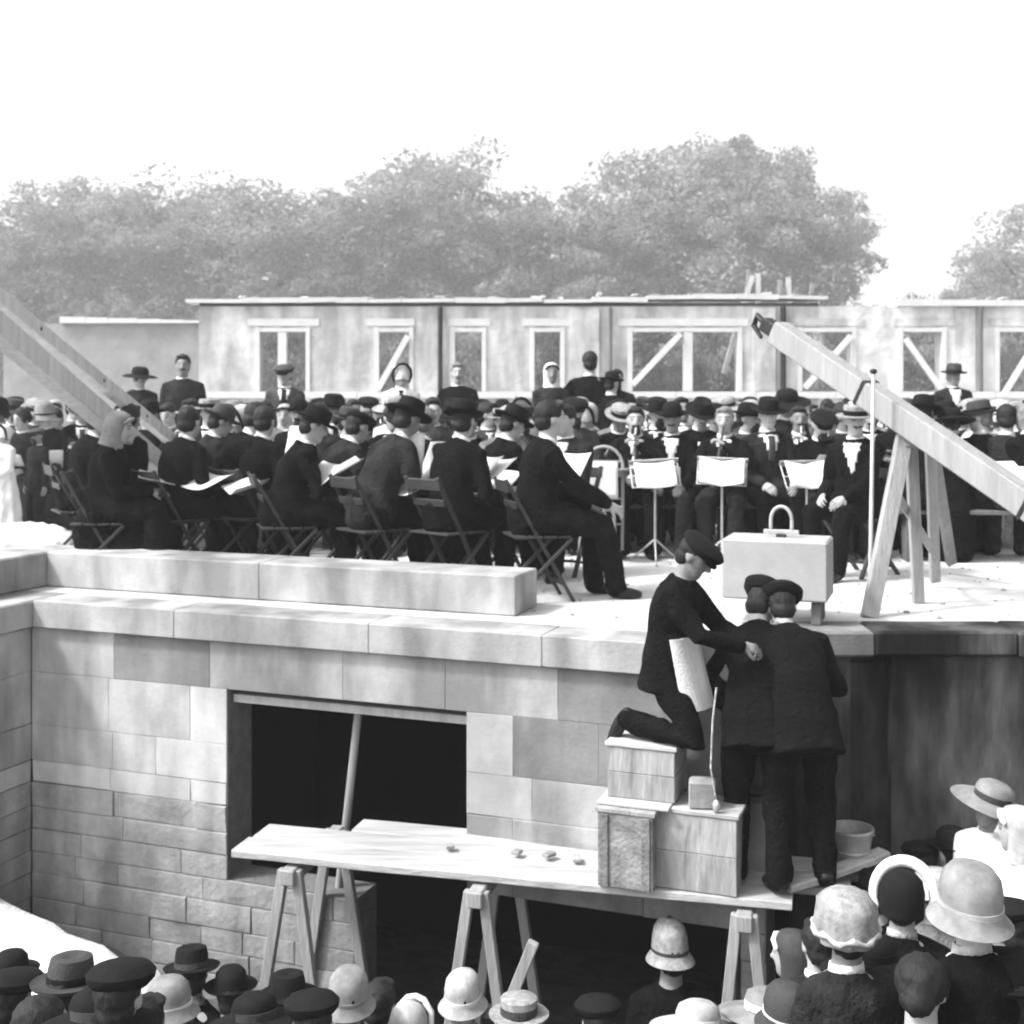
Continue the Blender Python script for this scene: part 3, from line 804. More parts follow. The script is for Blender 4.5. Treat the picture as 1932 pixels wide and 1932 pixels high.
# right-hand wall, blackened and unfinished
RW_Y = 7.60; RX0 = 1.405; RX1 = 7.5
right = empty('stone_wall', 'dark unfinished rough wall under the terrace edge on the right', 'stone wall', (4, RW_Y, 0))
O2 = V(RX0, RW_Y, 0); U2_ = V(1, 0, 0); N2_ = V(0, -1, 0)
m = MB(); m.box((RX0 / 2 + RX1 / 2, RW_Y + .22, 1.65), (RX1 - RX0, .3, 3.9)); 
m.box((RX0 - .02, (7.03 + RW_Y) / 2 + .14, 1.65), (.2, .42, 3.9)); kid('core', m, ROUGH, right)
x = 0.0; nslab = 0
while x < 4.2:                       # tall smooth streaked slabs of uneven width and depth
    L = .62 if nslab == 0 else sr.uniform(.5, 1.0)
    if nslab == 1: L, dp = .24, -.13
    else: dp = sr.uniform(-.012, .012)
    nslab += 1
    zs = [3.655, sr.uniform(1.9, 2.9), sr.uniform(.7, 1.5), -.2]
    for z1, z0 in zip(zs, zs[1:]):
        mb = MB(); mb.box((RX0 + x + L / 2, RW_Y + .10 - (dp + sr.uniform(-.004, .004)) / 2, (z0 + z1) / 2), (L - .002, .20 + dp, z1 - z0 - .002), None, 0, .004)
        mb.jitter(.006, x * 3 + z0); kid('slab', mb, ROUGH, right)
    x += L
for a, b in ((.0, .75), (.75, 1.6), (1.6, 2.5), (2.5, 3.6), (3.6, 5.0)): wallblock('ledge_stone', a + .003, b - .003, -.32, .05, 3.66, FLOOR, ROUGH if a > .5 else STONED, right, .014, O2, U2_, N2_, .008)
m = MB(); m.box((RX0 + .30, RW_Y - .09, 2.0), (.20, .14, 3.2), None, 0, .02); m.jitter(.012); kid('pier', m, ROUGH, right)
wallblock('bracket_stone', .24, .40, 0.0, .16, 3.28, 3.6, STONED, right, .015, O2, U2_, N2_, .012)
# terrace paving
def prism(pts, z0, z1):
    n = len(pts)
    vs = [(x, y, z0) for x, y in pts] + [(x, y, z1) for x, y in pts]
    fs = [tuple(range(n - 1, -1, -1)), tuple(range(n, 2 * n))] + [(i, (i + 1) % n, n + (i + 1) % n, n + i) for i in range(n)]
    return MB().add(vs, fs)
p1 = A + N * .7 - U * .302; p0 = A + N * .7 - U * 6; p2 = A - U * .302 - N * .302; p3 = A + U * (WL + .12) - N * .302
fp = [(p1[0], p1[1]), (p2[0], p2[1]), (p3[0], p3[1]), (p3[0], RW_Y + .325), (9, RW_Y + .325), (16, 24), (-16, 24), (-16, p0[1]), (p0[0], p0[1])]
struct('terrace_floor', prism(fp[::-1] if False else fp, FLOOR - .2, FLOOR - .003).mesh('terrace_floor'), PAVING)

# ------------------------------------------------------------------ the unfinished building behind
FY = 22.0; FS = FPX / FY
def fx(px): return (px - CX) / FS
def fz(py): return EYE - (py - HY) / FS
far = empty('unfinished_building', 'long roofless stone front with empty window openings behind the band', 'building', (0, FY, FLOOR))
OPEN = [(487, 580), (712, 775), (855, 912), (1005, 1060), (1190, 1395), (1510, 1610), (1700, 1780), (1882, 1990), (2080, 2160)]
FARGLARE = mat('glare_paled_far_stone', 0.56, 0.95, 2.0, 0.3, 1.0, 7, stain=0.25)  # paler copy of the far wall stone: glare on the right end put into the colour
TOPY, HEAD, SILL = 578, 622, 740
m = MB()
X0, X1 = 375, 2300
def fbox(x0, x1, y0, y1, d0=0.0, d1=.45):
    a, b = fx(x0), fx(x1); z1, z0 = fz(y0), fz(y1)
    return ((a + b) / 2, FY + (d0 + d1) / 2, (z0 + z1) / 2), (b - a, d1 - d0, z1 - z0)
zfl = 750 + 1.40 * FS
for x0_, x1_, mm in ((X0, 1545, FARWALL), (1545, X1, FARGLARE)):
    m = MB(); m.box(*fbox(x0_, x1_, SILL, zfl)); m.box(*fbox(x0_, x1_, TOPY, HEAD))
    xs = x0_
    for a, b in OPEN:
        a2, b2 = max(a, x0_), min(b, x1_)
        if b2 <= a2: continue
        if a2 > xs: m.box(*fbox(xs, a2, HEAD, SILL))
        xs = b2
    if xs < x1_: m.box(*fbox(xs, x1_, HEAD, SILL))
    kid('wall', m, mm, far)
low = empty('garden_wall', 'lower brick wall with a pale coping at the left of the roofless building', 'wall', (-6.5, FY + .8, FLOOR))
m = MB(); m.box(*fbox(-20, 374, 606, zfl, .6, .95)); kid('wall', m, FARWALLD, low)
fr = random.Random(4)
x = 92
while x < 370:
    L = fr.uniform(40, 80); L = min(L, 374 - x)
    m = MB(); m.box(*fbox(x, x + L - .6, 594 + (x - 90) * .028, 606, .52, 1.03)); kid('coping', m, COPE, low); x += L
x = 352
while x < 1560:
    L = fr.uniform(50, 110); dz = -6 if x > 1120 else 0
    m = MB(); m.box(*fbox(x, min(x + L, 1560) - .5, 563.5 + dz + fr.uniform(-2.5, 2), 571 + dz, -.09, .5)); m.jitter(.02, x); kid('coping', m, COPE, far); x += L
x = 1690
while x < 2280:
    L = fr.uniform(50, 110); m = MB(); m.box(*fbox(x, x + L - .5, 566 + fr.uniform(-1, 1), 577.8, -.09, .5)); kid('coping', m, COPE, far); x += L
m = MB(); m.box(*fbox(X0, 1545, 571.1, 577.9, .04, .4)); kid('wall_plate', m, TIMBERD, far)
for x0, x1 in ((468, 602), (690, 782), (845, 925), (985, 1092), (1165, 1412), (1490, 1630), (1685, 1800), (1865, 2010)):
    m = MB(); m.box(*fbox(x0, x1, 601, 615, -.02, .1)); kid('lintel', m, COPE if x0 < 1400 else FARWALL, far)
for i in range(11):
    a, b = 375 + i * 150, 375 + (i + 1) * 150 - 1
    m = MB(); m.box(*fbox(a, b, 739, 751, -.10, .2)); kid('sill_course', m, COPE, far)
for xw, w in ((831, 9), (1151, 7), (1476, 11), (1848, 8)):
    m = MB(); m.chain([(fx(xw), FY - .07, fz(582)), (fx(xw), FY - .07, fz(737))], [w / FS / 2] * 2, 8); kid('drainpipe', m, IRON if xw in (1476, 831) else TIMBERD, far)
for x0, x1 in ((1075, 1130), (1420, 1462), (1800, 1838)):
    m = MB(); m.box(*fbox(x0, x1, 582, 738, -.05, .05)); kid('pilaster', m, FARWALL, far)
for a, b in OPEN:
    f = None
    m = MB()
    m.box(*fbox(a - 6, a + 3, 617, 738, -.03, .12)); m.box(*fbox(b - 3, b + 5, 617, 738, -.03, .12)); m.box(*fbox(a + 3.2, b - 3.2, 619, 626, -.025, .10))
    f = kid('window_frame', m, COPE, far)
    mid = {487: 533, 1190: 1298}.get(a)
    if mid:
        q = MB(); q.box(*fbox(mid - 8, mid + 8, 627.2, 738, -.04, .12)); mu = kid('mullion', q, COPE, f)
for (xa, ya, xb, yb) in ((770, 634, 713, 736), (1283, 630, 1192, 726), (1955, 640, 1888, 748), (1604, 634, 1516, 732), (1706, 640, 1774, 736)):
    m = MB(); m.bar((fx(xa), FY - .07, fz(ya)), (fx(xb), FY - .09, fz(yb)), .10, .04, (0, 1, 0)); kid('brace', m, COPE, far)
# odd stones left lying along the unfinished wall top
for i in range(26):
    xx = fr.uniform(380, 1900); w_ = fr.uniform(6, 20); yb = 563 - (6 if 1120 < xx < 1560 else 0) if not 1562 < xx < 1688 else 578
    m = MB(); m.box(*fbox(xx, xx + w_, yb - fr.uniform(2, 6), yb - .4 if not 1562 < xx < 1688 else 578, .05, .35), None, 0, .01); m.jitter(.03, i); kid('loose_stone', m, FARWALL, far)
# loose boards and props standing behind the wall top
for i, (xa, ya, xb, yb, w) in enumerate(((1382, 572, 1435, 512, 9), (1412, 566, 1428, 500, 6), (1452, 566, 1446, 508, 9), (1478, 566, 1490, 520, 7), (1520, 566, 1505, 515, 8), (1538, 568, 1552, 528, 7))):
    m = MB(); m.bar((fx(xa), FY + .9, fz(ya) - 1.2), (fx(xb), FY + .75, fz(yb)), w / FS, .05, (0, 1, 0))
    tag(obj('timber_prop', m.mesh('timber_prop'), COPE if i % 2 == 0 else TIMBER), 'rough timber board sticking up behind the far wall top, %s from the left' % ord_(i), 'timber', 'timbers behind the far wall')

# ------------------------------------------------------------------ ground
GPTS = [(-3.0, 8.2, 1.6), (-1.6, 7.9, 1.45), (-.9, 7.6, 1.1), (-4, 6, 1.2), (0.2, 7.0, .2), (1.5, 6.6, .2), (0, 8, .1), (2, 9, .1), (3, 7.3, .6), (6, 7.3, 1.2), (-8, 9, 1.8), (0, 3, 1.3), (4, 3, 1.5), (-4, 3, 1.3), (0, 0, 1.4), (-6, 0, 1.4), (6, 0, 1.4)]
FOOT = []                    # filled by the onlookers: where they stand
def ground_z(x, y):
    w = s = 0
    for gxx, gyy, g in GPTS:
        d = (x - gxx) ** 2 + (y - gyy) ** 2 + .08
        q = 1 / d ** 1.6; w += q; s += q * g
    return s / w

# ------------------------------------------------------------------ onlookers below the terrace (placed first: the ground follows their feet)
LOOK = [  # column, head-top row, px per metre, pose, facing, headgear, hat material, coat, band, label, scale
 (18, 1835, 430, 'near_stand', -25, 'flat', FELT, CHAR, None, 'onlooker in dark flat cap at the very left bottom corner, under the pale bank', 1.0),
 (128, 1806, 445, 'near_stand', -20, 'trilby', FELT2, CHAR, FELT, 'man in dusty grey trilby in front of the pale bank, second from the left', 1.02),
 (222, 1820, 520, 'near_stand', -10, 'flat', FELT, BLACK, None, 'big man in black flat cap seen from behind, right of the grey trilby', 1.03),
 (312, 1835, 415, 'near_stand_woman', -75, 'cloche', FELT3, MID, WHITE, 'woman in pale cloche with white band, turned right beside the black flat cap', .95),
 (362, 1790, 350, 'near_stand_left', -20, 'trilby', FELT, BLACK, FELT2, 'man in black trilby standing at the foot of the pale bank', 1.0),
 (436, 1825, 352, 'near_stand', 10, 'bowler', FELT, CHAR, FELT, 'man in black bowler just right of the black trilby, left of the trestle leg', .98),
 (545, 1838, 380, 'near_stand', 15, 'trilby', FELT, BLACK, FELT, 'man in dark trilby standing between the legs of the left scaffold trestle', .97),
 (657, 1822, 420, 'near_stand_woman', 20, 'cloche', FELT3, GREY, FELT3, 'woman in round pale cloche right of the left trestle', .96),
 (770, 1885, 410, 'near_stand_woman', 0, 'bonnet', PALEHAT, GREY, WHITE, 'person in white bonnet low at the bottom edge between two pale hats', .93),
 (872, 1828, 385, 'near_stand_woman', 10, 'cloche', PALEHAT, BLACK, WHITE, 'woman in white cloche at the foot of the middle trestle', .95),
 (980, 1885, 400, 'near_stand', 0, 'boater', STRAW, CHAR, FELT2, 'man in flat straw boater low in front of the crossed trestle legs', .95),
 (1266, 1727, 350, 'near_stand', 8, 'helmet', STRAW, BLACK, FELT2, 'policeman in tall pale helmet seen from behind under the scaffold', 1.03),
 (1312, 1893, 430, 'near_stand_woman', -15, 'wide', PALEHAT, GREY, WHITE, 'woman in wide white hat at the bottom edge in front of the policeman', .93),
 (1440, 1868, 420, 'near_stand_woman', -30, 'wide', FELT3, PALE, WHITE, 'woman in pale dress and wide pale hat at the bottom, right of the policeman', .94),
 (1500, 1755, 385, 'near_stand_woman', 70, 'scarf', FELT2, MID, WHITE, 'woman in grey head scarf with white fold turned left beside the right trestle', .96),
 (1598, 1682, 500, 'near_stand_woman', 15, 'toque', STRAW, CHAR, PALEHAT, 'woman in lumpy trimmed pale toque and dark coat with pale collar', .98),
 (1702, 1645, 425, 'near_stand_woman', -8, 'halo', FELT, BLACK, WHITE, 'woman in black hat with thick white rolled brim round it', .97),
 (1836, 1630, 540, 'near_stand_woman', 30, 'cloche', FELT3, BLACK, PALEHAT, 'woman in big pale hat and black coat at the right corner', 1.0),
 (1765, 1640, 360, 'near_stand_woman', 20, 'wide', PALEHAT, MID, WHITE, 'woman in white hat half hidden behind the big pale hat', .97),
 (1868, 1472, 352, 'near_stand_look_up', 120, 'wide', FELT3, WHITE, FELT2, 'woman in white blouse and tilted grey hat looking up against the dark wall', .97),
 (1926, 1520, 372, 'near_stand_woman', 75, 'scarf', PALEHAT, WHITE, WHITE, 'woman in white head scarf and white dress cut by the right edge', .95),
 (1655, 1640, 350, 'near_stand', 5, 'trilby', FELT, BLACK, FELT, 'man in black hat in the shade at the right end of the scaffold boards', .95),
 (1800, 1560, 340, 'near_stand', 10, 'bowler', FELT, BLACK, FELT, 'man in black bowler in shadow below the woman in white blouse', .95),
 (1905, 1700, 440, 'near_stand', 25, 'flat', FELT, BLACK, None, 'person in black cap at the right edge behind the woman in the big pale hat', .96),
 (75, 1880, 500, 'near_stand_woman', -40, 'bun', HAIR, GREY, None, 'bare-headed dark-haired woman in front of the grey trilby at the bottom left', .96),
 (480, 1880, 440, 'near_stand_woman', 30, 'wide', FELT, CHAR, FELT2, 'woman in broad dark hat at the bottom edge by the left trestle', .95),
 (1655, 1600, 335, 'near_stand', 25, 'hair', HAIR, BLACK, None, 'bare-headed dark man in the shade just right of the bucket', .95),
 (1742, 1590, 335, 'near_stand', -5, 'flat', FELT, BLACK, None, 'man in black cap between the bucket and the woman in white blouse', .95),
 (1545, 1735, 400, 'near_stand', 5, 'hair', HAIR, CHAR, None, 'dark-haired man half hidden left of the lumpy pale toque', .96),
 (1650, 1770, 470, 'near_stand_woman', 30, 'wide', FELT, BLACK, FELT, 'woman in broad black hat between the lumpy toque and the big pale hat', .96),
 (1738, 1800, 560, 'near_stand_woman', -10, 'bun', HAIR, BLACK, None, 'dark-haired bare-headed woman low in front of the big pale hat', .95),
 (1488, 1850, 470, 'near_stand_woman', 40, 'cloche', FELT2, GREY, WHITE, 'woman in grey cloche at the bottom edge below the right trestle', .95),
 (1905, 1800, 540, 'near_stand', 15, 'trilby', FELT, BLACK, FELT, 'man in black trilby at the very right bottom corner', .96),
 (18, 1795, 370, 'near_stand', -10, 'bowler', FELT, BLACK, FELT, 'man in black bowler at the left edge behind the flat caps', .95),
 (180, 1870, 520, 'near_stand_woman', 20, 'wide', FELT, BLACK, FELT2, 'woman in broad black hat at the bottom left below the grey trilby', .96),
 (268, 1880, 480, 'near_stand', -30, 'hair', HAIR, CHAR, None, 'bare-headed dark man at the bottom, right of the big black flat cap', .96),
 (590, 1878, 470, 'near_stand', 10, 'flat', FELT, CHAR, None, 'man in black cap at the bottom edge left of the round pale cloche', .96),
 (715, 1850, 390, 'near_stand', -15, 'hair', HAIR, BLACK, None, 'dark-haired man between the two pale cloches by the middle trestle', .95),
 (1130, 1885, 400, 'near_stand', 0, 'flat', FELT, BLACK, None, 'man in black cap low in the dark gap left of the policeman', .95),
]
for (px, py, s, pn, rz, hat, hm, top, band, label, sc) in LOOK:
    x, y = gx(px, s)
    ext = {'helmet': .212, 'trilby': .15, 'bowler': .162, 'flat': .124, 'boater': .121, 'cloche': .154, 'wide': .14, 'scarf': .132, 'bonnet': .149, 'bun': .13, 'hair': .128, 'toque': .153, 'halo': .142}[hat]
    htop = (PROTO[pn]['head'].translation.z + ext) * sc
    z = gz(py, s) - htop
    GPTS.append((x, y, z)); FOOT.append(z)
    person(pn, (x, y, z), R(rz), label, hat, hm, top, None, band, sc=sc, shirt=pn == 'near_stand_look_up', group='onlookers below the terrace',
           collar=WHITE if top in (CHAR, WHITE, PALE) else PALE if top is BLACK and rnd() < .5 else None, tilt=-14 if 'tilted' in label else 0, hs=1.0 if 'big pale hat and black' in label else .90 if hat == 'helmet' else 0.89 if hat in ('cloche', 'bonnet') else 1.0)
n = 70; vs = []; fs = []
gxs = [-60, -40, -25, -16, -11] + list(np.linspace(-8, 8, n)) + [11, 16, 25, 40, 60]
gys = [-40, -20, -10, -5] + list(np.linspace(-2, 9.2, n)) + [12, 18, 24, 30, 45, 70, 120, 300]
gxs[0] = -300; gxs[-1] = 300
for y in gys:
    for x in gxs:
        z = ground_z(x, y) if y < 9.5 else (2.9 if y > 23 else .1)
        if abs(x) > 9: z = ground_z(math.copysign(8, x), min(y, 9)) if y < 23 else 2.9
        if y > 9.5 and y < 23: z = min(z, FLOOR - .6)
        vs.append((x, y, z + .02 * mnoise.noise(Vector((x * 2, y * 2, 0)))))
w = len(gxs)
for j in range(len(gys) - 1):
    for i in range(w - 1): fs.append((j * w + i, j * w + i + 1, (j + 1) * w + i + 1, (j + 1) * w + i))
struct('ground', MB().add(vs, fs).mesh('ground', True), EARTH)
# pale bank at the lower left: rounded slab of spoil
bz = 1.94
e0 = V(-3.36, 8.32, bz); e1 = V(-2.02, 7.22, bz)
rr = []
dirv = nrm(e1 - e0); outn = V(-dirv[1], dirv[0], 0); outn = outn if outn[1] > 0 else -outn
for t in np.linspace(-2.2, 2.25, 26):
    c = e0 + dirv * t; row = []
    end = max(0, (t - 1.72) / .5); drop = .75 * min(1, end) ** 2
    for d, dz in ((.14, -1.3), (.09, -.5), (.03, -.08), (0, -.015), (-.12, 0), (-.4, .0), (-1.0, -.05), (-1.8, -.25), (-2.6, -.9)):
        p = c + outn * d; k = .03 * mnoise.noise(Vector((p[0] * 3, p[1] * 3, dz)))
        row.append(V(p[0] + k, p[1] + k, p[2] + dz - drop + (k if dz > -.5 else 0)))
    rr.append(row)
w = 9; vs = [p for r in rr for p in r]; fs = []
for k in range(len(rr) - 1):
    for i in range(w - 1): fs.append((k * w + i, (k + 1) * w + i, (k + 1) * w + i + 1, k * w + i + 1))
bank = struct('sand_bank', MB().add(vs, fs).mesh('sand_bank', True), SAND)

# ------------------------------------------------------------------ the scaffold and what stands on it
PZ = 2.58
def board(a, b, wdt, th, label, seed):
    mb = MB(); a = np.asarray(a, float); b = np.asarray(b, float); d = nrm(b - a); x = nrm(np.cross(V(0, 0, 1), d)); n = 14
    rr = []
    for i in range(n + 1):
        c = a + (b - a) * i / n + V(0, 0, .004 * mnoise.noise(Vector((i * .4, seed, 0))) - .005 * math.sin(math.pi * i / n)); wv = wdt / 2 * (1 + .03 * mnoise.noise(Vector((i * .7, seed, 5))))
        ch = .006
        rr.append([c + x * p + V(0, 0, q) for p, q in ((-wv + ch, 0), (wv - ch, 0), (wv, ch), (wv, th - ch), (wv - ch, th), (-wv + ch, th), (-wv, th - ch), (-wv, ch))])
    mb.rings(rr)
    return tag(obj('scaffold_board', mb.mesh('scaffold_board'), PLANK), label, 'plank', 'boards of the masons scaffold')
f0 = V(*gx(436, 326), PZ - .045); f1 = V(*gx(1494, 364), PZ - .045)
dd = nrm(f1 - f0); nn = V(-dd[1], dd[0], 0)
board(f0 + nn * .12, f1 + nn * .12, .235, .045, 'long pale scaffold board nearest the onlookers', 1)
board(f0 + nn * .365 + dd * .02, f1 + nn * .365 + dd * .30, .235, .045, 'long pale scaffold board, the middle one of the three', 2)
board(f0 + nn * .60 + dd * .55, f1 + nn * .60 + dd * .36, .215, .044, 'long pale scaffold board closest to the wall', 3)
board(V(*gx(1482, 357), PZ + .012), V(*gx(1668, 342), PZ + .085), .10, .04, 'short pale board lying aslant at the right end of the scaffold by the bucket', 4)
def trestle(px, label, s, spread, base=False):
    x, y = gx(px, s)
    t = empty('trestle', label, 'trestle', (x, y, PZ - .05), math.atan2(dd[1], dd[0]), 'trestles carrying the scaffold')
    zt = -.10
    m = MB(); m.box((0, .28, -.062), (.085, .80, .09), None, 0, .008); obj('top_beam', m.mesh('top_beam'), TIMBER, t)
    gzr = ground_z(x, y) - (PZ - .05)
    for yy in (-.06, .62):
        for sx in (-1, 1):
            m = MB(); m.bar((sx * .04, yy, -.03), (sx * spread, yy + (.03 if yy > 0 else -.05), min(gzr, -1.6) - .05), .058, .05, (0, 1, 0), 0, .006)
            obj('leg', m.mesh('leg'), TIMBER, t)
        m = MB(); m.bar((-spread * .62, yy + .045, -1.05), (spread * .62, yy + .045, -1.0), .02, .08, (0, 0, 1)); obj('cross_rail', m.mesh('cross_rail'), TIMBER, t)
    return t
trestle(556, 'grey timber trestle under the left end of the scaffold boards', 327, .30)
mt = trestle(905, 'pale timber trestle under the middle of the scaffold boards', 342, .34)
m = MB(); m.bar((.34, -.14, -.24), (-.16, -.16, -1.5), .06, .045, (0, 1, 0), 0, .006); obj('brace', m.mesh('brace'), TIMBER, mt)
trestle(1406, 'pale timber trestle under the right end of the scaffold boards', 358, .24)

def crate(px, s, z0, w, d, h, rz, label, m1=CRATE, lid=CRATE, rows=3, group='crates on the scaffold'):
    x, y = gx(px, s)
    t = empty('wooden_crate', label, 'crate', (x, y, z0), rz, group)
    th = .018; lt = .024
    hh = (h - lt) / rows
    for k in range(rows):
        for sx, sy, ww, ax in ((0, -1, w, 0), (0, 1, w, 0), (-1, 0, d - 2 * th, 1), (1, 0, d - 2 * th, 1)):
            mb = MB()
            if ax == 0: mb.box((0, sy * (d / 2 - th / 2), hh * (k + .5)), (ww, th, hh - .003), None, 0, .002)
            else: mb.box((sx * (w / 2 - th / 2), 0, hh * (k + .5)), (th, ww - .002, hh - .005), None, 0, .003)
            mb.jitter(.0025, k + sx * 3 + sy * 5)
            obj('slat', mb.mesh('slat'), m1, t)
    nb = 3
    for k in range(nb):
        bw = (d + .02) / nb
        mb = MB().box((0, -(d + .02) / 2 + bw * (k + .5), h - lt / 2), (w + .03, bw - .004, lt), None, 0, .003).jitter(.002, k)
        obj('lid_board', mb.mesh('lid_board'), lid, t)
    for sx in ((-1, 1) if m1 is CRATED else ()):
        mb = MB().box((sx * (w / 2 - .035), -(d / 2 + .007), (h - lt) / 2 - .002), (.045, .012, h - lt - .01), None, 0, .002); obj('batten', mb.mesh('batten'), m1, t)
    return t
WR = math.atan2(U[1], U[0])
crate(1193, 347, PZ + .002, .30, .30, .42, WR, 'weathered dark crate standing on the scaffold below the top crate', CRATED, CRATE, 1)
crate(1322, 349, PZ + .002, .44, .30, .43, WR, 'large pale crate standing on the scaffold in front of the mason', CRATE, PLANK, 2)
c3 = crate(1222, 342, PZ + .445, .37, .30, .30, WR, 'pale crate on top of the dark one, under the kneeling mason', CRATE, PLANK, 2)
x, y = gx(1197, 345); m = MB().box((0, 0, 0), (.40, .34, .018), None, 0, .004)
tag(obj('loose_board', m.mesh('loose_board'), PLANK, None, (x + .03, y, PZ + .434), WR), 'thin loose board lying between the dark crate and the crate above it', 'board')
x, y = gx(1325, 353); m = MB().box((0, 0, .075), (.14, .12, .15), None, 0, .012).jitter(.006)
tag(obj('stone_block', m.mesh('stone_block'), STONE, None, (x, y, PZ + .433), WR + .2), 'small pale stone block on the lid of the large crate', 'stone block')
# bucket
x, y = gx(1606, 340)
bk = empty('bucket', 'dull zinc bucket standing at the right end of the scaffold', 'bucket', (x, y, PZ + .002))
m = MB().lathe([(.085, 0), (.118, .215), (.124, .222), (.124, .234), (.114, .234), (.114, .215), (.082, .02), (.001, .02)], 28); obj('pail', smart_smooth(m.mesh('pail')), ZINC, bk)
m = MB().lathe([(.104, .105), (.1075, .108), (.1085, .118), (.105, .121)], 28); obj('hoop', smart_smooth(m.mesh('hoop')), ZINC, bk)
m = MB().chain([(.122 * math.cos(a), -.02 - .04 * math.sin(a), .215 + .05 * math.sin(a) - .06 * math.sin(a)) for a in np.linspace(0, math.pi, 13)], [.0045] * 13, 6); obj('handle', m.mesh('handle', True), IRON, bk)
for sx in (-1, 1): obj('handle_lug', MB().box((.121 * sx, 0, .205), (.012, .03, .035), None, 0, .002).mesh('handle_lug'), ZINC, bk)
obj('mortar_fill', MB().lathe([(.10, .15), (.06, .165), (.001, .17)], 20).mesh('mortar_fill', True), STONED, bk)
# debris near the window
dr = random.Random(3)
for i, (px, s, w_) in enumerate(((1035, 327, .09), (1085, 329, .11), (975, 325, .07), (850, 321, .07))):
    x, y = gx(px, s); m = MB().box((0, 0, .03), (w_ * .8, .05, .022), None, 0, .005).jitter(.008, i)
    tag(obj('stone_offcut', m.mesh('stone_offcut'), (STONE, STONEW, STONE)[i % 3], None, (x, y - .12, PZ - .004), dr.uniform(0, 3)), ('pale', 'white', 'pale')[i % 3] + ' stone chip on the scaffold against the wall, %s from the left' % ord_([3, 5, 2, 0, 1, 4][i] if False else [2, 3, 1, 0][i]), 'stone chip', 'chips of stone on the scaffold')
# post by the right of the masons
x, y = gx(1551, 322)
pp = empty('post', 'weathered round post with pale cap standing against the dark wall by the masons', 'post', (x, y, 0))
obj('shaft', MB().chain([(0, 0, .5), (0, 0, 3.16)], [.045, .042], 12).mesh('shaft', True), TIMBERD, pp)
obj('cap', MB().box((0, 0, 3.20), (.11, .11, .035), None, 0, .006).mesh('cap'), TIMBER, pp)
# plumb line hanging from the kneeling mason's hand
x, y = gx(1345, 352)
pl = empty('plumb_line', 'white cord with a small bob hanging from the kneeling mason', 'plumb line', (x, y - .12, 3.05))
obj('cord', MB().chain([(.0, 0, .02), (-.03, 0, .2), (-.02, 0, .45), (0, 0, .62)], [.005] * 4, 6).mesh('cord', True), PALE, pl)
obj('bob', MB().lathe([(.001, -.06), (.018, -.02), (.022, .01), (.01, .03), (.001, .032)], 12).mesh('bob', True), ZINC, pl)

# masons
x, y = gx(1292, 343)
mk = person('mason_kneel', (x, y, PZ + .745 + .0), R(-114), 'mason in dark jacket and pale apron kneeling on the stacked crates', 'flat', FELT, BLACK, BLACK, sc=.95, shirt=False, collar=None)
ap = MB(); rr = []
for i in range(9):
    t = i / 8; row = []
    for k in range(9):
        u = (k - 4) / 4
        row.append(V(.19 * u, -.105 + .175 + .10 * t - .10 * u * u + .012 * math.sin(u * 9 + t * 2), .60 - .40 * t))
    for k in range(8, -1, -1):
        u = (k - 4) / 4
        row.append(V(.19 * u, -.105 + .165 + .10 * t - .10 * u * u + .012 * math.sin(u * 9 + t * 2), .60 - .40 * t))
    rr.append(row)
ap.rings(rr); o = obj('apron', smart_smooth(ap.mesh('apron'), 60), WHITE, mk)
x, y = gx(1514, 356)
person('mason_lean', (x, y, PZ + .003), R(4), 'mason in long black jacket and grey collar, nearest of the two standing with bent backs', 'flat', FELT, BLACK, BLACK, sc=.985, hs=1.12, shirt=False, collar=MID)
x, y = gx(1432, 353)
person('mason_side', (x, y + .02, PZ + .003), R(-10), 'mason in dark jacket reaching over the ledge, left of the two standing with bent backs', 'flat', FELT, BLACK, BLACK, sc=.985, hs=1.2, shirt=False, collar=None)

# ------------------------------------------------------------------ the foundation stone and the lifting gear
SXY = gx(1468, 301)
fs_ = empty('foundation_stone', 'large dressed foundation stone held above the terrace edge', 'stone block', (SXY[0], SXY[1], FLOOR + .14), WR + .02)
mb = MB(); mb.box((0, 0, .19), (.64, .40, .37), None, 0, .012); mb.jitter(.004); obj('block', mb.mesh('block'), mat('foundation_stone', .30, .9, 5, .14, .12, 40), fs_)
lw = empty('lifting_shackle', 'iron lifting shackle with cross pin standing on the foundation stone', 'shackle', (SXY[0] + .02, SXY[1], FLOOR + .14 + .377), WR)
obj('bow', MB().chain([(.065 * math.cos(a) * 1.0, 0, .105 + .085 * math.sin(a)) if True else 0 for a in np.linspace(0, math.pi, 13)], [.011] * 13, 8).chain([(-.065, 0, .03), (-.065, 0, .11)], [.012, .011], 8).chain([(.065, 0, .03), (.065, 0, .11)], [.012, .011], 8).mesh('bow', True), ZINC, lw)
obj('pin', MB().bar((-.11, 0, .03), (.11, 0, .03), .022, .03, (0, 0, 1), 0, .004).mesh('pin'), ZINC, lw)
obj('plug', MB().box((0, 0, .006), (.06, .05, .03), None, 0, .005).mesh('plug'), IRON, lw)
for i, (dx, dy, hh) in enumerate(((-.12, .1, .138), (.25, -.1, .138), (.24, .12, .138))):
    p = rotz(WR) @ V(dx, dy, 0)
    tag(obj('packing_block', MB().box((0, 0, hh / 2), (.06, .08, hh), None, 0, .006).mesh('packing_block'), TIMBERD, None, (SXY[0] + p[0], SXY[1] + p[1], FLOOR - .001), WR), ('dark wooden packing block under the middle of the foundation stone', 'dark wooden packing block under the near right end of the foundation stone', 'dark wooden packing block under the far right end of the foundation stone')[i], 'block', 'packing under the stone')
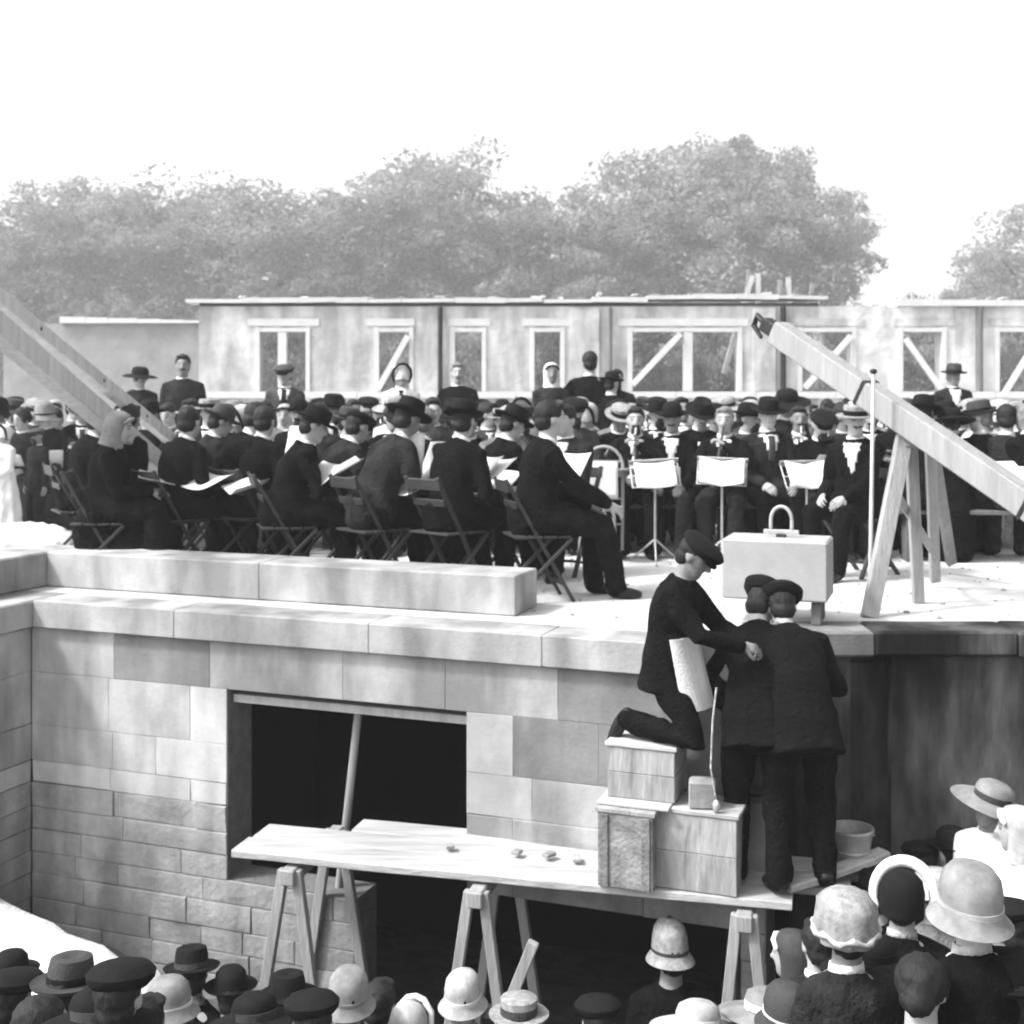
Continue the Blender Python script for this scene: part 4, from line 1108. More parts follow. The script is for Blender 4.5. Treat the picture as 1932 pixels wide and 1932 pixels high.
# trestle carrying the beam
tx, ty = gx(1712, 283)
tr = empty('beam_trestle', 'pale timber trestle on the terrace carrying the long slanting beam', 'trestle', (tx, ty, FLOOR))
P_ = lambda px, py, s: V((px - CX) / s - tx, FPX / s - ty, gz(py, s) - FLOOR)
top = V(.0, .0, 1.13)
legs = [(V(-.03, -.04, 1.14), P_(1640, 1163, 298), .10), (V(.03, .02, 1.10), P_(1733, 1135, 279), .075), (V(.30, .45, 1.08), P_(1700, 1095, 258) + V(.25, 0, 0), .07), (V(.33, .5, 1.08), P_(1795, 1060, 240), .075)]
for a, b, w_ in legs: obj('leg', MB().bar(a, b - V(0, 0, .01), w_, w_ * .7, (0, 1, 0), 0, .006).mesh('leg'), TIMBER, tr)
obj('top_rail', MB().bar(V(-.05, -.10, 1.10), V(.36, .60, 1.08), .09, .07, (0, 0, 1), 0, .006).mesh('top_rail'), TIMBER, tr)
obj('brace', MB().bar(P_(1690, 930, 288), P_(1760, 1040, 262), .05, .03, (0, 1, 0), 0, .004).mesh('brace'), TIMBER, tr)
# long beam
b0 = V((1466 - CX) / 258, FPX / 258, gz(626, 258)); b1 = V((1990 - CX) / 318, FPX / 318, gz(985, 318)); dv = nrm(b1 - b0); b2 = b0 + dv * 4.6
bm_ = empty('derrick_beam', 'long squared timber beam slanting down to the right over the trestle', 'beam', tuple(b0))
kid('timber', MB().bar(b0, b2, .15, .17, (0, 0, 1), 0, .012).jitter(.006), TIMBER, bm_)
kid('iron_end', MB().bar(b0 - dv * .14, b0 + dv * .02, .10, .10, (0, 0, 1), 0, .01), IRON, bm_)
kid('hook', MB().chain([b0 - dv * .12, b0 - dv * .22 + V(0, 0, .02), b0 - dv * .26 + V(0, 0, -.07), b0 - dv * .18 + V(0, 0, -.12)], [.025, .025, .022, .015], 8), IRON, bm_)
for k_ in (.9, 2.3): kid('iron_strap', MB().bar(b0 + dv * k_, b0 + dv * (k_ + .03), .156, .176, (0, 0, 1)), IRON, bm_)
# left derrick legs
a0 = V((300 - CX) / 205, FPX / 205, gz(878, 205)); a1 = V((-10 - CX) / 275, FPX / 275, gz(615, 275)); dv = nrm(a1 - a0); a2 = a0 + dv * 6.0
o = MB().bar(a0 - dv * .2, a2, .16, .16, (0, 0, 1), 0, .012).jitter(.006)
d1 = empty('derrick_leg', 'thick grey timber slanting up to the left edge, the lower of two', 'beam', tuple(a0)); kid('timber', o, BLEACHED, d1)
for q in (.9, 2.0, 3.1): kid('bolt', MB().ell(a0 + dv * q + V(.04, -.09, .03), (.025, .025, .025)), IRON, d1)
c0 = V((322 - CX) / 200, FPX / 200, gz(828, 200)); c1 = V((-10 - CX) / 268, FPX / 268, gz(556, 268)); dv = nrm(c1 - c0); off = c0 - a0; a2 = c0 + dv * 6.0 - off
d2 = empty('derrick_leg', 'thinner grey timber slanting up to the left edge, the upper of two', 'beam', tuple(a0 + off)); kid('timber', MB().bar(a0 + off - dv * .05, a2 + off, .09, .11, (0, 0, 1), 0, .01).jitter(.005), BLEACHED, d2)
for q in (.6, 1.5, 2.6): kid('bolt', MB().ell(a0 + off + dv * q + V(.02, -.06, .02), (.022, .022, .022)), IRON, d2)
# stake under the left legs so that they bear on something
x, y = a0[0] + .18, a0[1] + .18
tag(obj('bearing_post', MB().box((0, 0, .41), (.16, .16, .82), None, 0, .01).mesh('bearing_post'), TIMBER, None, (x, y, FLOOR)), 'squat timber post under the foot of the slanting left timbers', 'post')
# slender white staff
x, y = gx(1641, 288)
st = empty('staff', 'slender pale staff with small dark tip standing left of the beam trestle', 'staff', (x, y, FLOOR))
top_z = gz(700, 288) - FLOOR
obj('pole', MB().chain([(0, 0, 0.02), (.025, 0, top_z)], [.014, .012], 8).mesh('pole', True), BLEACHED, st)
obj('tip', MB().lathe([(.012, 0), (.026, .012), (.020, .03), (.001, .036)], 10, 1, 1, (.025, 0, top_z - .02)).mesh('tip', True), IRON, st)

# ------------------------------------------------------------------ chairs
def chair_parts():
    out = []
    for i in range(4): out.append(('seat_slat', MB().box((0, -.15 + .1 * i, .445), (.40, .085, .016), None, 0, .003).mesh('seat_slat')))
    for sx in (-1, 1):
        out.append(('leg', MB().bar((sx * .19, -.24, .0), (sx * .19, .20, .435), .022, .034, (1, 0, 0), 0, .003).mesh('leg')))
        out.append(('back_post', MB().bar((sx * .165, .22, .0), (sx * .165, -.26, .84), .022, .034, (1, 0, 0), 0, .003).mesh('back_post')))
    out.append(('back_rail', MB().box((0, -.245, .79), (.36, .018, .08), rotx(R(12)), 0, .004).mesh('back_rail')))
    out.append(('back_rail', MB().box((0, -.185, .66), (.32, .016, .05), rotx(R(12)), 0, .004).mesh('back_rail')))
    out.append(('stretcher', MB().bar((-.18, -.17, .07), (.18, -.17, .07), .018, .018, (0, 0, 1)).mesh('stretcher')))
    out.append(('stretcher', MB().bar((-.16, .15, .12), (.16, .15, .12), .018, .018, (0, 0, 1)).mesh('stretcher')))
    return out
CH = chair_parts()
def chair(x, y, rz, label, m=CHAIRW, group='folding chairs of the band'):
    t = empty('folding_chair', label, 'chair', (x, y, FLOOR - .003), rz, group)
    for nm, me in CH: o = obj(nm, me, None, t); setmat(o, m)
    return t
FL = FLOOR - .003
SHEET = None
def sheet_mesh(w, h, curl, fold=0):
    mb = MB(); nx, ny = 8, 6; g = []
    for side in (0, 1):
        for j in range(ny + 1):
            for i in range(nx + 1):
                u = i / nx - .5; v = j / ny - .5
                g.append(V(u * w, v * h, (curl * 4 * u * u if not fold else fold * abs(u)) * w + .02 * math.sin(v * 5) * h * curl * 5 - side * .002))
    fs = []; k = (nx + 1) * (ny + 1)
    for j in range(ny):
        for i in range(nx):
            a = j * (nx + 1) + i; fs += [(a, a + 1, a + nx + 2, a + nx + 1), (k + a, k + a + nx + 1, k + a + nx + 2, k + a + 1)]
    per = [i for i in range(nx + 1)] + [j * (nx + 1) + nx for j in range(1, ny + 1)] + [ny * (nx + 1) + i for i in range(nx - 1, -1, -1)] + [j * (nx + 1) for j in range(ny - 1, 0, -1)]
    for q in range(len(per)): a, b = per[q], per[(q + 1) % len(per)]; fs.append((a, k + a, k + b, b))
    mb.add(g, fs); me = mb.mesh('sheet', True)
    return me
SH_A = sheet_mesh(.34, .27, .08); SH_B = sheet_mesh(.26, .32, -.06); SH_C = sheet_mesh(.37, .27, .10, .30)
def sheet(me, loc, rot, label):
    o = obj('music_sheet', me, PAPER, None, loc); o.rotation_euler = tuple(R(a) for a in rot)
    return tag(o, label, 'sheet music', 'sheets of music held by the band')

# ------------------------------------------------------------------ the near row of the band
NEAR = [ # column, px/m, pose, facing, hat, hatmat, coat, collar, moustache, label, tie to chair
 (192, 248, 'near_woman', -84, 'scarf', FELT3, BLACK, WHITE, 0, 'woman in pale head scarf and long black skirt seated leftmost in the near row'),
 (268, 190, 'sit_turn', -70, 'bowler', FELT, BLACK, None, 0, 'man in black bowler seated just behind woman in pale head scarf'),
 (326, 243, 'near_turn', -45, 'hair', HAIR, BLACK, WHITE, 0, 'bare-headed man in black seated under the foot of the slanting timbers'),
 (418, 236, 'near_slouch', -58, 'hair', HAIR, BLACK, WHITE, 0, 'broad dark man bent over a white sheet, left of the trilbies in the near row'),
 (540, 256, 'near_sheet', -72, 'trilby', FELT, BLACK, WHITE, 0, 'man in black trilby holding a white sheet, above the left half of the window'),
 (704, 262, 'near_slouch', -52, 'trilby', FELT, CHAR, WHITE, 0, 'stout man in wide black trilby bending forward, above the right half of the window'),
 (846, 266, 'near_turn', -44, 'bowler', FELT, BLACK, WHITE, 0, 'man in black bowler seen from behind near the end of the parapet'),
 (1012, 273, 'near_upright', -76, 'hair', HAIR, BLACK, WHITE, 0, 'bare-headed man with white collar seated at the open end of the parapet'),
]
for i, (px, s, pn, rz, hat, hm, top, col, mo, label) in enumerate(NEAR):
    x, y = gx(px, s)
    person(pn, (x, y, FL), R(rz), label, hat, hm, top, BLACK, None, shirt=False, collar=col, moust=mo, group='bandsmen of the near row', sc=(.97, 1, 1.0, 1.06, 1.0, 1.07, 1.02, 1.03)[i])
    chair(x, y, R(rz), 'dark folding chair under the ' + ['woman in the pale head scarf', 'man in bowler behind the woman in head scarf', 'bare-headed man below the slanting timbers', 'dark man bent over a broad sheet', 'man in trilby above the left half of the window', 'stout man in the wide trilby', 'bowler-hatted man near the end of the parapet', 'bare-headed man at the open end of the parapet'][i])
def near_sheet(i, me, fwd, side, up, rot, label):
    px, s, pn, rz = NEAR[i][:4]; x, y = gx(px, s); q = rotz(R(rz)) @ V(side, fwd, 0)
    sheet(me, (x + q[0], y + q[1], FL + up), (rot[0], rot[1], rz + rot[2]), label)
near_sheet(0, SH_A, .40, -.02, .76, (-14, 6, 10), 'white sheet on the lap of the woman in the pale head scarf')
near_sheet(3, SH_C, .42, .02, .74, (-30, 0, 0), 'broad white sheet under the bent dark man in the near row')
near_sheet(4, SH_A, .44, .02, .86, (28, 0, 0), 'white sheet held by the man in black trilby above the left half of the window')
near_sheet(5, SH_B, .50, .04, .92, (66, 0, 6), 'upright white sheet in front of the stout man in the wide trilby')
near_sheet(6, SH_A, .45, -.02, .86, (32, 0, 0), 'white sheet held by the bowler-hatted man near the end of the parapet')

BACK = [(150, 225, 'near_turn', -60, 'flat', FELT, BLACK, 'man in dark cap behind woman in pale head scarf'), (232, 218, 'sit_turn', -55, 'hair', HAIR, BLACK, 'dark-haired man beneath the timbers, close behind the near row'),
 (372, 222, 'near_sheet', -60, 'trilby', FELT2, CHAR, 'man in grey trilby leaning in behind the bare-headed near bandsman'), (472, 238, 'near_turn', -40, 'hair', HAIR, BLACK, 'dark-haired man wedged behind the broad bent man'),
 (618, 236, 'near_slouch', -52, 'flat', FELT, CHAR, 'man in black cap bending between the two trilby hats'), (775, 240, 'near_turn', -48, 'hair', HAIRG, BLACK, 'grey-haired man between the wide trilby and the bowler'),
 (925, 242, 'near_sheet', -60, 'trilby', FELT, BLACK, 'man in black trilby half hidden behind the bare-headed end man'), (1072, 238, 'sit_lap', 150, 'hair', HAIR, CHAR, 'man with white collar facing us by the arched chair')]
for px, s, pn, rz, hat, hm, top, label in BACK:
    x, y = gx(px, s)
    person(pn, (x, y, FL), R(rz), label, hat, hm, top, BLACK, None, shirt=rz > 90, collar=WHITE, group='bandsmen close behind the near row')
    chair(x, y, R(rz), 'dark folding chair of the ' + label.split(',')[0])
for px, s, up, rx, rz_, me, lab in ((392, 246, .74, 20, -40, SH_A, 'white sheet on the knee of the bare-headed man under the timbers'), (466, 250, .70, 14, -60, SH_C, 'broad white sheet beside the knee of the bent dark man'), (566, 240, 1.02, 70, -20, SH_B, 'narrow upright sheet right of the black trilby'),
 (612, 256, .82, 34, -50, SH_A, 'slanting white sheet in the gap before the wide trilby'), (766, 258, .98, 74, -10, SH_B, 'tall white sheet between the wide trilby and the bowler'), (786, 262, .74, 20, -60, SH_A, 'white sheet on the knee of the stout man in the wide trilby'),
 (906, 256, .86, 40, -50, SH_A, 'white sheet just right of the bowler near the end of the parapet'), (938, 250, .76, 30, -30, SH_B, 'low white sheet left of the bare-headed end man'), (1070, 262, .88, 50, -40, SH_A, 'white sheet right of the bare-headed end man, above his knee')):
    x, y = gx(px, s); sheet(me, (x, y, FL + up), (rx, 0, rz_), lab)
# chair with arched back in the gap beside the end of the near row
x, y = gx(1133, 222)
ac = empty('bentwood_chair', 'pale chair with tall arched back holding white sheets, right of the bare-headed man', 'chair', (x, y, FL), R(168))
arch = [(-.16, -.2, .0), (-.165, -.2, .45), (-.165, -.2, .80)] + [(-.165 * math.cos(a), -.2, .80 + .17 * math.sin(a)) for a in np.linspace(0.2, math.pi - .2, 9)] + [(.165, -.2, .80), (.165, -.2, .45), (.16, -.2, 0)]
obj('arched_back', MB().chain(arch, [.014] * len(arch), 8).mesh('arched_back', True), TIMBER, ac)
for z in (.84, .52, .30): obj('back_rail', MB().chain([(-.16, -.2, z), (.16, -.2, z)], [.010] * 2, 8).mesh('back_rail', True), TIMBER, ac)
obj('seat', MB().lathe([(.001, .44), (.20, .44), (.205, .45), (.205, .462), (.2, .468), (.001, .468)], 24, .9, 1).mesh('seat'), TIMBER, ac)
for sx in (-1, 1): obj('leg', MB().chain([(sx * .13, .14, .44), (sx * .16, .18, 0)], [.016, .013], 8).mesh('leg', True), TIMBER, ac)
q = rotz(R(168)) @ V(0, -.165, 0)
o = sheet(SH_B, (x + q[0], y + q[1], FL + .68), (86, 0, 168), 'white sheet propped against the arched back of the pale chair')

# ------------------------------------------------------------------ the rest of the band and the crowd on the terrace
cr = random.Random(21)
HD = {'flat': 'flat cap', 'bowler': 'bowler', 'trilby': 'trilby', 'boater': 'straw boater', 'cloche': 'cloche', 'wide': 'broad hat', 'scarf': 'head scarf', 'bonnet': 'bonnet', 'hair': None, 'bun': None}
MEN = [('bowler', FELT), ('trilby', FELT), ('flat', FELT), ('trilby', FELT2), ('hair', HAIR), ('hair', HAIR), ('boater', STRAW), ('flat', FELT2), ('hair', HAIRG), ('hair', HAIR)]
WOM = [('cloche', FELT), ('cloche', FELT3), ('wide', FELT), ('wide', STRAW), ('cloche', PALEHAT), ('bun', HAIR), ('bonnet', PALEHAT), ('scarf', PALEHAT)]
TONE = {'black_wool': 'black', 'charcoal_wool': 'charcoal', 'grey_wool': 'grey', 'mid_grey_cloth': 'drab', 'pale_cloth': 'pale', 'white_linen': 'white',
        'black_felt': 'black', 'grey_felt': 'grey', 'pale_felt': 'pale', 'pale_straw': 'pale', 'white_hat_cloth': 'white', 'dark_hair': 'dark', 'grey_hair': 'grey'}
def crowd(rowname, s, xs, face, women=.25, stand=0.0, cols=(BLACK, BLACK, CHAR, GREY, GREY, MID), spread=14, over={}, seat=True, ds=6, shirt=True):
    pts = []
    for i, px in enumerate(xs):
        ss = s + cr.uniform(-ds, ds) * .5
        x, y = gx(px + cr.uniform(-7, 7), ss)
        ov = over.get(i, {})
        wom = ov.get('w', cr.random() < women); stn = ov.get('st', cr.random() < stand)
        hat, hm = ov.get('hat') or cr.choice(WOM if wom else MEN)
        top = ov.get('top') or (cr.choice((CHAR, MID, WHITE, PALE, PALE, GREY)) if wom else cr.choice(cols))
        pn = ov.get('pose') or (('stand_woman' if stn else cr.choice(('sit_woman', 'sit_woman_turn'))) if wom else (cr.choice(('stand_down', 'stand_front', 'stand_coat')) if stn else cr.choice(('sit_lap', 'sit_fold', 'sit_play', 'sit_sheet', 'sit_turn'))))
        hd = HD[hat]
        who = ('woman' if wom else 'man')
        desc = ('%s in %s %s and %s %s' % (who, TONE[hm.name], hd, TONE[top.name], 'dress' if wom else 'suit')) if hd else ('%s-haired %s in %s %s' % (TONE[hm.name], who, TONE[top.name], 'dress' if wom else 'suit'))
        label = ov.get('label') or (desc + ', %s from left in %s' % (ord_(i), rowname))
        person(pn, (x, y, FL + ov.get('dz', 0)), R(face + cr.uniform(-spread, spread) + ov.get('rz', 0)), label, hat, hm, top, ov.get('bot') or (top if wom else cr.choice((BLACK, CHAR, CHAR))), WHITE if hat == 'boater' and wom else FELT,
               sc=cr.uniform(.95, 1.05) * ov.get('sc', 1), shirt=shirt and cr.random() < (.3 if wom else .55), tie=cr.choice((FELT, FELT2, None)), moust=0 if wom else cr.choice((0, 0, 0, 1, 1, 2)), hair=HAIRG if cr.random() < .2 else HAIR,
               group='people in the ' + rowname)
        if not stn and not pn.startswith('stand'):
            pts.append((x, y))
            if seat and s > 150 and (pn in ('sit_sheet', 'sit_play') or cr.random() < .45):
                rf = PEOPLE[-1].rotation_euler[2]; up = .80 if pn == 'sit_sheet' else .68
                q = rotz(rf) @ V(cr.uniform(-.05, .05), .40, 0)
                sheet(cr.choice((SH_A, SH_B)), (x + q[0], y + q[1], FL + up + .06), (cr.uniform(15, 50), cr.uniform(-10, 10), math.degrees(rf)), 'white sheet before the person %s from left in %s' % (ord_(i), rowname))
    if seat and len(pts) > 1:      # one plank bench under the row
        pts.sort(); a = V(pts[0][0] - .25, pts[0][1] + .02, 0); b = V(pts[-1][0] + .25, pts[-1][1] + .02, 0)
        bn = empty('bench', 'plain plank bench under the ' + rowname, 'bench', (a[0], a[1], FL)); L = np.linalg.norm(b - a); bn.rotation_euler = (0, 0, math.atan2(b[1] - a[1], b[0] - a[0]))
        obj('seat', MB().box((L / 2, 0, .425), (L, .28, .035), None, 0, .005).mesh('seat'), TIMBERD, bn)
        nleg = max(2, int(L / 1.2) + 1)
        for k in range(nleg): obj('leg', MB().box((.12 + (L - .24) * k / (nleg - 1), 0, .204), (.05, .24, .406), None, 0, .005).mesh('leg'), TIMBERD, bn)
D = dict
crowd('second centre row', 206, (392, 470, 602, 650, 772, 885, 948, 1085), 176, .15, spread=20, over={
    0: D(hat=('boater', STRAW), w=False, top=CHAR), 2: D(w=False, hat=('hair', HAIR), top=CHAR, pose='sit_play'), 3: D(w=False, hat=('trilby', FELT2), top=BLACK), 5: D(w=False, hat=('hair', HAIR), top=BLACK, pose='sit_sheet')})
crowd('third centre row', 180, (352, 428, 505, 590, 690, 745, 800, 868, 962, 1062, 1110), 178, .3, spread=22, over={1: D(w=True, hat=('cloche', FELT3), top=WHITE), 8: D(w=True, hat=('wide', STRAW), top=PALE)})
crowd('back centre row', 157, (300, 378, 440, 498, 560, 612, 664, 715, 775, 828, 902, 940, 985, 1070), 180, .35, spread=25)
crowd('standing group at the back', 158, (345, 540, 752, 866, 1046, 1112, 1150), 180, 0, 1.0, seat=False, ds=2, spread=8, over={
    0: D(hat=('hair', HAIR), top=CHAR, pose='stand_down', label='standing man with white shirt front before the low brick wall', sc=1.10, st=True, w=False),
    1: D(hat=('flat', FELT2), top=GREY, label='standing man in grey before the double window at the left', sc=1.03, st=True, w=False),
    2: D(w=True, hat=('bonnet', WHITE), top=WHITE, label='standing woman in white bonnet and dress below the first braced window', st=True, sc=1.04),
    3: D(hat=('hair', HAIRG), top=BLACK, label='standing grey-haired man with white shirt front below the second narrow opening', st=True, w=False, sc=1.03),
    4: D(w=True, hat=('scarf', WHITE), top=CHAR, label='standing woman in white head scarf left of the tall conductor', st=True, sc=1.02),
    5: D(hat=('hair', HAIR), top=BLACK, rz=180, label='tall dark conductor standing with his back turned before the pale pier', st=True, w=False, sc=1.10, pose='stand_arm'),
    6: D(hat=('bowler', FELT), top=BLACK, rz=150, label='dark man in bowler standing at the right of the conductor', st=True, w=False, sc=.94)})
crowd('front player row', 211, (1192, 1272, 1372, 1452, 1536, 1592), 176, .1, spread=12, ds=3, over={
    0: D(w=False, hat=('hair', HAIR), top=BLACK, pose='sit_play'), 1: D(w=False, hat=('bowler', FELT), top=BLACK, pose='sit_lap'), 2: D(w=False, hat=('hair', HAIRG), top=BLACK, pose='sit_play'),
    3: D(w=False, hat=('trilby', FELT), top=CHAR, pose='sit_lap'), 4: D(w=False, hat=('flat', FELT), top=BLACK, pose='sit_sheet'), 5: D(w=False, hat=('hair', HAIR), top=GREY, pose='sit_turn')})
x, y = gx(1622, 240)
person('sit_turn', (x, y, FL), R(130), 'man in black suit and pale cap seated at the right of the foundation stone', 'boater', STRAW, BLACK, BLACK, FELT, moust=1)
chair(x, y, R(130), 'dark folding chair under the man at the right of the foundation stone')
crowd('second player row', 184, (1166, 1226, 1290, 1345, 1412, 1478, 1548, 1618), 178, .2, spread=16, over={5: D(hat=('wide', FELT), w=True, top=CHAR, sc=1.06), 1: D(w=False, hat=('hair', HAIR), top=BLACK, pose='sit_play'), 7: D(w=True, hat=('cloche', WHITE), top=GREY)})
crowd('third player row', 165, (1190, 1248, 1305, 1362, 1420, 1465, 1515, 1570, 1618, 1662), 180, .3, spread=18, over={8: D(w=True, hat=('cloche', WHITE), top=PALE)})
crowd('back player row', 149, (1165, 1212, 1258, 1300, 1345, 1392, 1440, 1486, 1530, 1576, 1622, 1664), 180, .4, .06, spread=20)
crowd('front trestle row', 222, (1742, 1796, 1852, 1902, 1950), -10, .15, cols=(BLACK, BLACK, CHAR), spread=22, shirt=False, over={0: D(w=False, hat=('trilby', FELT), top=BLACK, pose='sit_lap'), 1: D(w=True, hat=('wide', FELT), top=BLACK), 3: D(w=False, hat=('hair', HAIR), top=CHAR)})
crowd('second trestle row', 188, (1740, 1806, 1872, 1936), 168, .4, spread=25)
crowd('third trestle row', 166, (1712, 1762, 1815, 1868, 1922), 175, .4, spread=25)
crowd('back trestle row', 149, (1705, 1752, 1798, 1846, 1896, 1938), 178, .4, .1, spread=25, over={2: D(w=False, hat=('trilby', FELT2), top=CHAR, st=True, pose='stand_down')})
crowd('front left-edge row', 176, (6, 48, 92), 190, .4, spread=35)
crowd('back left-edge row', 152, (-12, 28, 62, 100, 138, 180, 224, 262), 185, .3, .0, spread=30, over={7: D(w=True, hat=('wide', FELT), top=CHAR, pose='stand_woman', st=True)})
crowd('left-edge children', 196, (2, 70), 150, .5, 1.0, seat=False, over={0: D(sc=.62, w=True, hat=('bonnet', WHITE), top=WHITE), 1: D(sc=.66, w=False, hat=('flat', FELT2), top=CHAR)})

crowd('hidden centre row', 194, (365, 432, 560, 625, 735, 815, 918, 985, 1045), 182, .2, spread=25, ds=8)
crowd('deep centre row', 168, (325, 402, 468, 545, 618, 690, 768, 842, 915, 990, 1052, 1100), 180, .3, spread=25)
crowd('rear centre row', 146, (285, 335, 395, 452, 515, 572, 640, 700, 748, 800, 858, 925, 980, 1025), 182, .3, spread=25)
crowd('hidden player row', 197, (1160, 1240, 1318, 1400, 1500, 1565, 1640), 180, .2, spread=18)
crowd('rear player row', 140, (1150, 1190, 1236, 1280, 1322, 1368, 1415, 1462, 1508, 1552, 1600, 1646, 1688), 180, .35, spread=22)
crowd('hidden trestle row', 204, (1706, 1750, 1798, 1846, 1890, 1932), 20, .25, cols=(BLACK, CHAR), spread=40, shirt=False)
crowd('rear trestle row', 140, (1728, 1774, 1822, 1870, 1916), 180, .35, spread=25)
crowd('middle left-edge row', 164, (-14, 24, 66, 112, 158), 185, .3, spread=35)
# instruments
INSTR = {}
m = MB(); m.chain([(0, 0, 0), (0, 0, -.46), (0, 0, -.56), (0, 0, -.60)], [.012, .014, .024, .034], 10); INSTR['clarinet'] = m.mesh('clarinet', True)
m = MB(); m.chain([(0, 0, 0), (0, 0, -.30), (0, 0, -.42), (0, 0, -.50), (0, 0, -.53)], [.010, .013, .026, .052, .068], 14)
m.chain([(.0, .03, -.10), (.0, .075, -.12), (0, .085, -.22), (0, .06, -.30), (0, .03, -.31)], [.010] * 5, 8)
for q in (-.14, -.19, -.24): m.chain([(0, -.01, q), (0, .10, q)], [.011] * 2, 8)
INSTR['cornet'] = m.mesh('cornet', True)
BRASS = mat('pale_brass', .45, .3, 20, .2, metal=.8)
k = 0
for p in list(PEOPLE):
    if p.data is PROTO['sit_play']['body'] and p.location.y < 15.5:
        Mw = Matrix.Translation(p.location) @ p.rotation_euler.to_matrix().to_4x4() @ Matrix.Scale(p.scale[0], 4)
        hd = PROTO['sit_play']['head']; a = Mw @ (hd @ Vector((0, .125, -.062))); b = Mw @ Vector((.035, .42, .80))
        nm = ('clarinet', 'cornet')[k % 2]; k += 1
        o = obj(nm, INSTR[nm], None, None, a); setmat(o, CHAIRW if nm == 'clarinet' else BRASS)
        o.rotation_euler = (a - b).to_track_quat('Z', 'Y').to_euler()
        lab = p['label']; tail = lab.split(', ')[-1]
        tag(o, ('black clarinet' if nm == 'clarinet' else 'pale brass cornet') + ' played by the man ' + tail, nm, 'wind instruments of the band')
# music stands of the front players
def music_stand(px, s, rz, label, h=.86, me=SH_C):
    x, y = gx(px, s)
    t = empty('music_stand', label, 'music stand', (x, y, FL), R(rz), 'music stands of the front players')
    obj('pole', MB().chain([(0, 0, .14), (0, 0, h - .03)], [.011, .009], 8).mesh('pole', True), ZINC, t)
    for k in range(3):
        a = R(90 + 120 * k); obj('leg', MB().chain([(0, 0, .20), (.24 * math.cos(a), .24 * math.sin(a), .008)], [.009, .008], 6).mesh('leg', True), ZINC, t)
    T = rotx(R(-48)) @ rotz(R(.08 * px % 9 - 4))
    fr_ = MB()
    for z in (-.12, 0, .12): fr_.chain([T @ V(-.2, z, 0) + V(0, 0, h), T @ V(.2, z, 0) + V(0, 0, h)], [.006] * 2, 6)
    for q in (-.2, 0, .2): fr_.chain([T @ V(q, -.125, 0) + V(0, 0, h), T @ V(q, .125, 0) + V(0, 0, h)], [.006] * 2, 6)
    obj('desk', fr_.mesh('desk', True), ZINC, t)
    obj('ledge', MB().box(T @ V(0, -.135, .02) + V(0, 0, h), (.42, .012, .045), T, 0, .002).mesh('ledge'), ZINC, t)
    nn_ = rotz(R(rz)) @ (T @ V(0, .02, .018))
    o = sheet(me, (x + nn_[0], y + nn_[1], FL + h + nn_[2]), (0, 0, 0), 'open music on the ' + label.split(',')[0])
    o.rotation_euler = (Matrix.Rotation(R(rz), 3, 'Z') @ Matrix([list(r) for r in T])).to_euler()
music_stand(1236, 224, 176, 'thin music stand left of the kneeling mason, its pole showing', .74, SH_A)
music_stand(1362, 226, 172, 'music stand with broad sheets behind the left end of the stone', .76)
music_stand(1522, 224, 186, 'music stand with broad sheets behind the right half of the stone', .73)
for px, s, up, lab, me in ((1412, 200, .88, 'white sheet held by a player between the two broad music stands', SH_A), (1600, 232, .80, 'white sheet at the right of the foundation stone by the staff', SH_C), (1478, 203, .80, 'white sheet in the lap of the player above the shackle', SH_A), (1290, 202, .86, 'white sheet in front of the bowler-hatted player behind the kneeling mason', SH_A), (1905, 226, .75, 'white sheet under the slanting beam near the right edge', SH_A)):
    x, y = gx(px, s); sheet(me, (x, y, FL + up), (-48 + cr.uniform(-10, 10), cr.uniform(-8, 8), 180 + cr.uniform(-15, 15)), lab)
# grit on the terrace
gr = random.Random(9); m = MB()
for i in range(170):
    px, s_ = gr.uniform(900, 1930), gr.uniform(215, 300); x, y = gx(px, s_); r_ = gr.uniform(.004, .016)
    if y < 7.98 and x > 1.4 or y < 7.3 + max(0, (1.4 - x)) * .37 + .4: continue
    m.ell((x, y, FL + r_ * .4), (r_ * gr.uniform(.8, 1.6), r_ * gr.uniform(.8, 1.6), r_ * .8), None, 5, 3)
o = obj('gravel', m.mesh('gravel'), STONE); o['kind'] = 'stuff'
# white cloth bundle left of the near row
m = MB(); m.ell((0, 0, .10), (.42, .30, .16)); m.ell((-.3, .1, .10), (.3, .28, .13)); m.ell((.25, -.12, .08), (.3, .22, .12))
x, y = gx(52, 214); bm2 = blob(m, .02, 6, .03, 6, 2); o = obj('cloth_bundle', bm2, WHITE, None, (x, y, FL + .02)); tag(o, 'heap of white cloth lying on the terrace at the left edge', 'cloth')

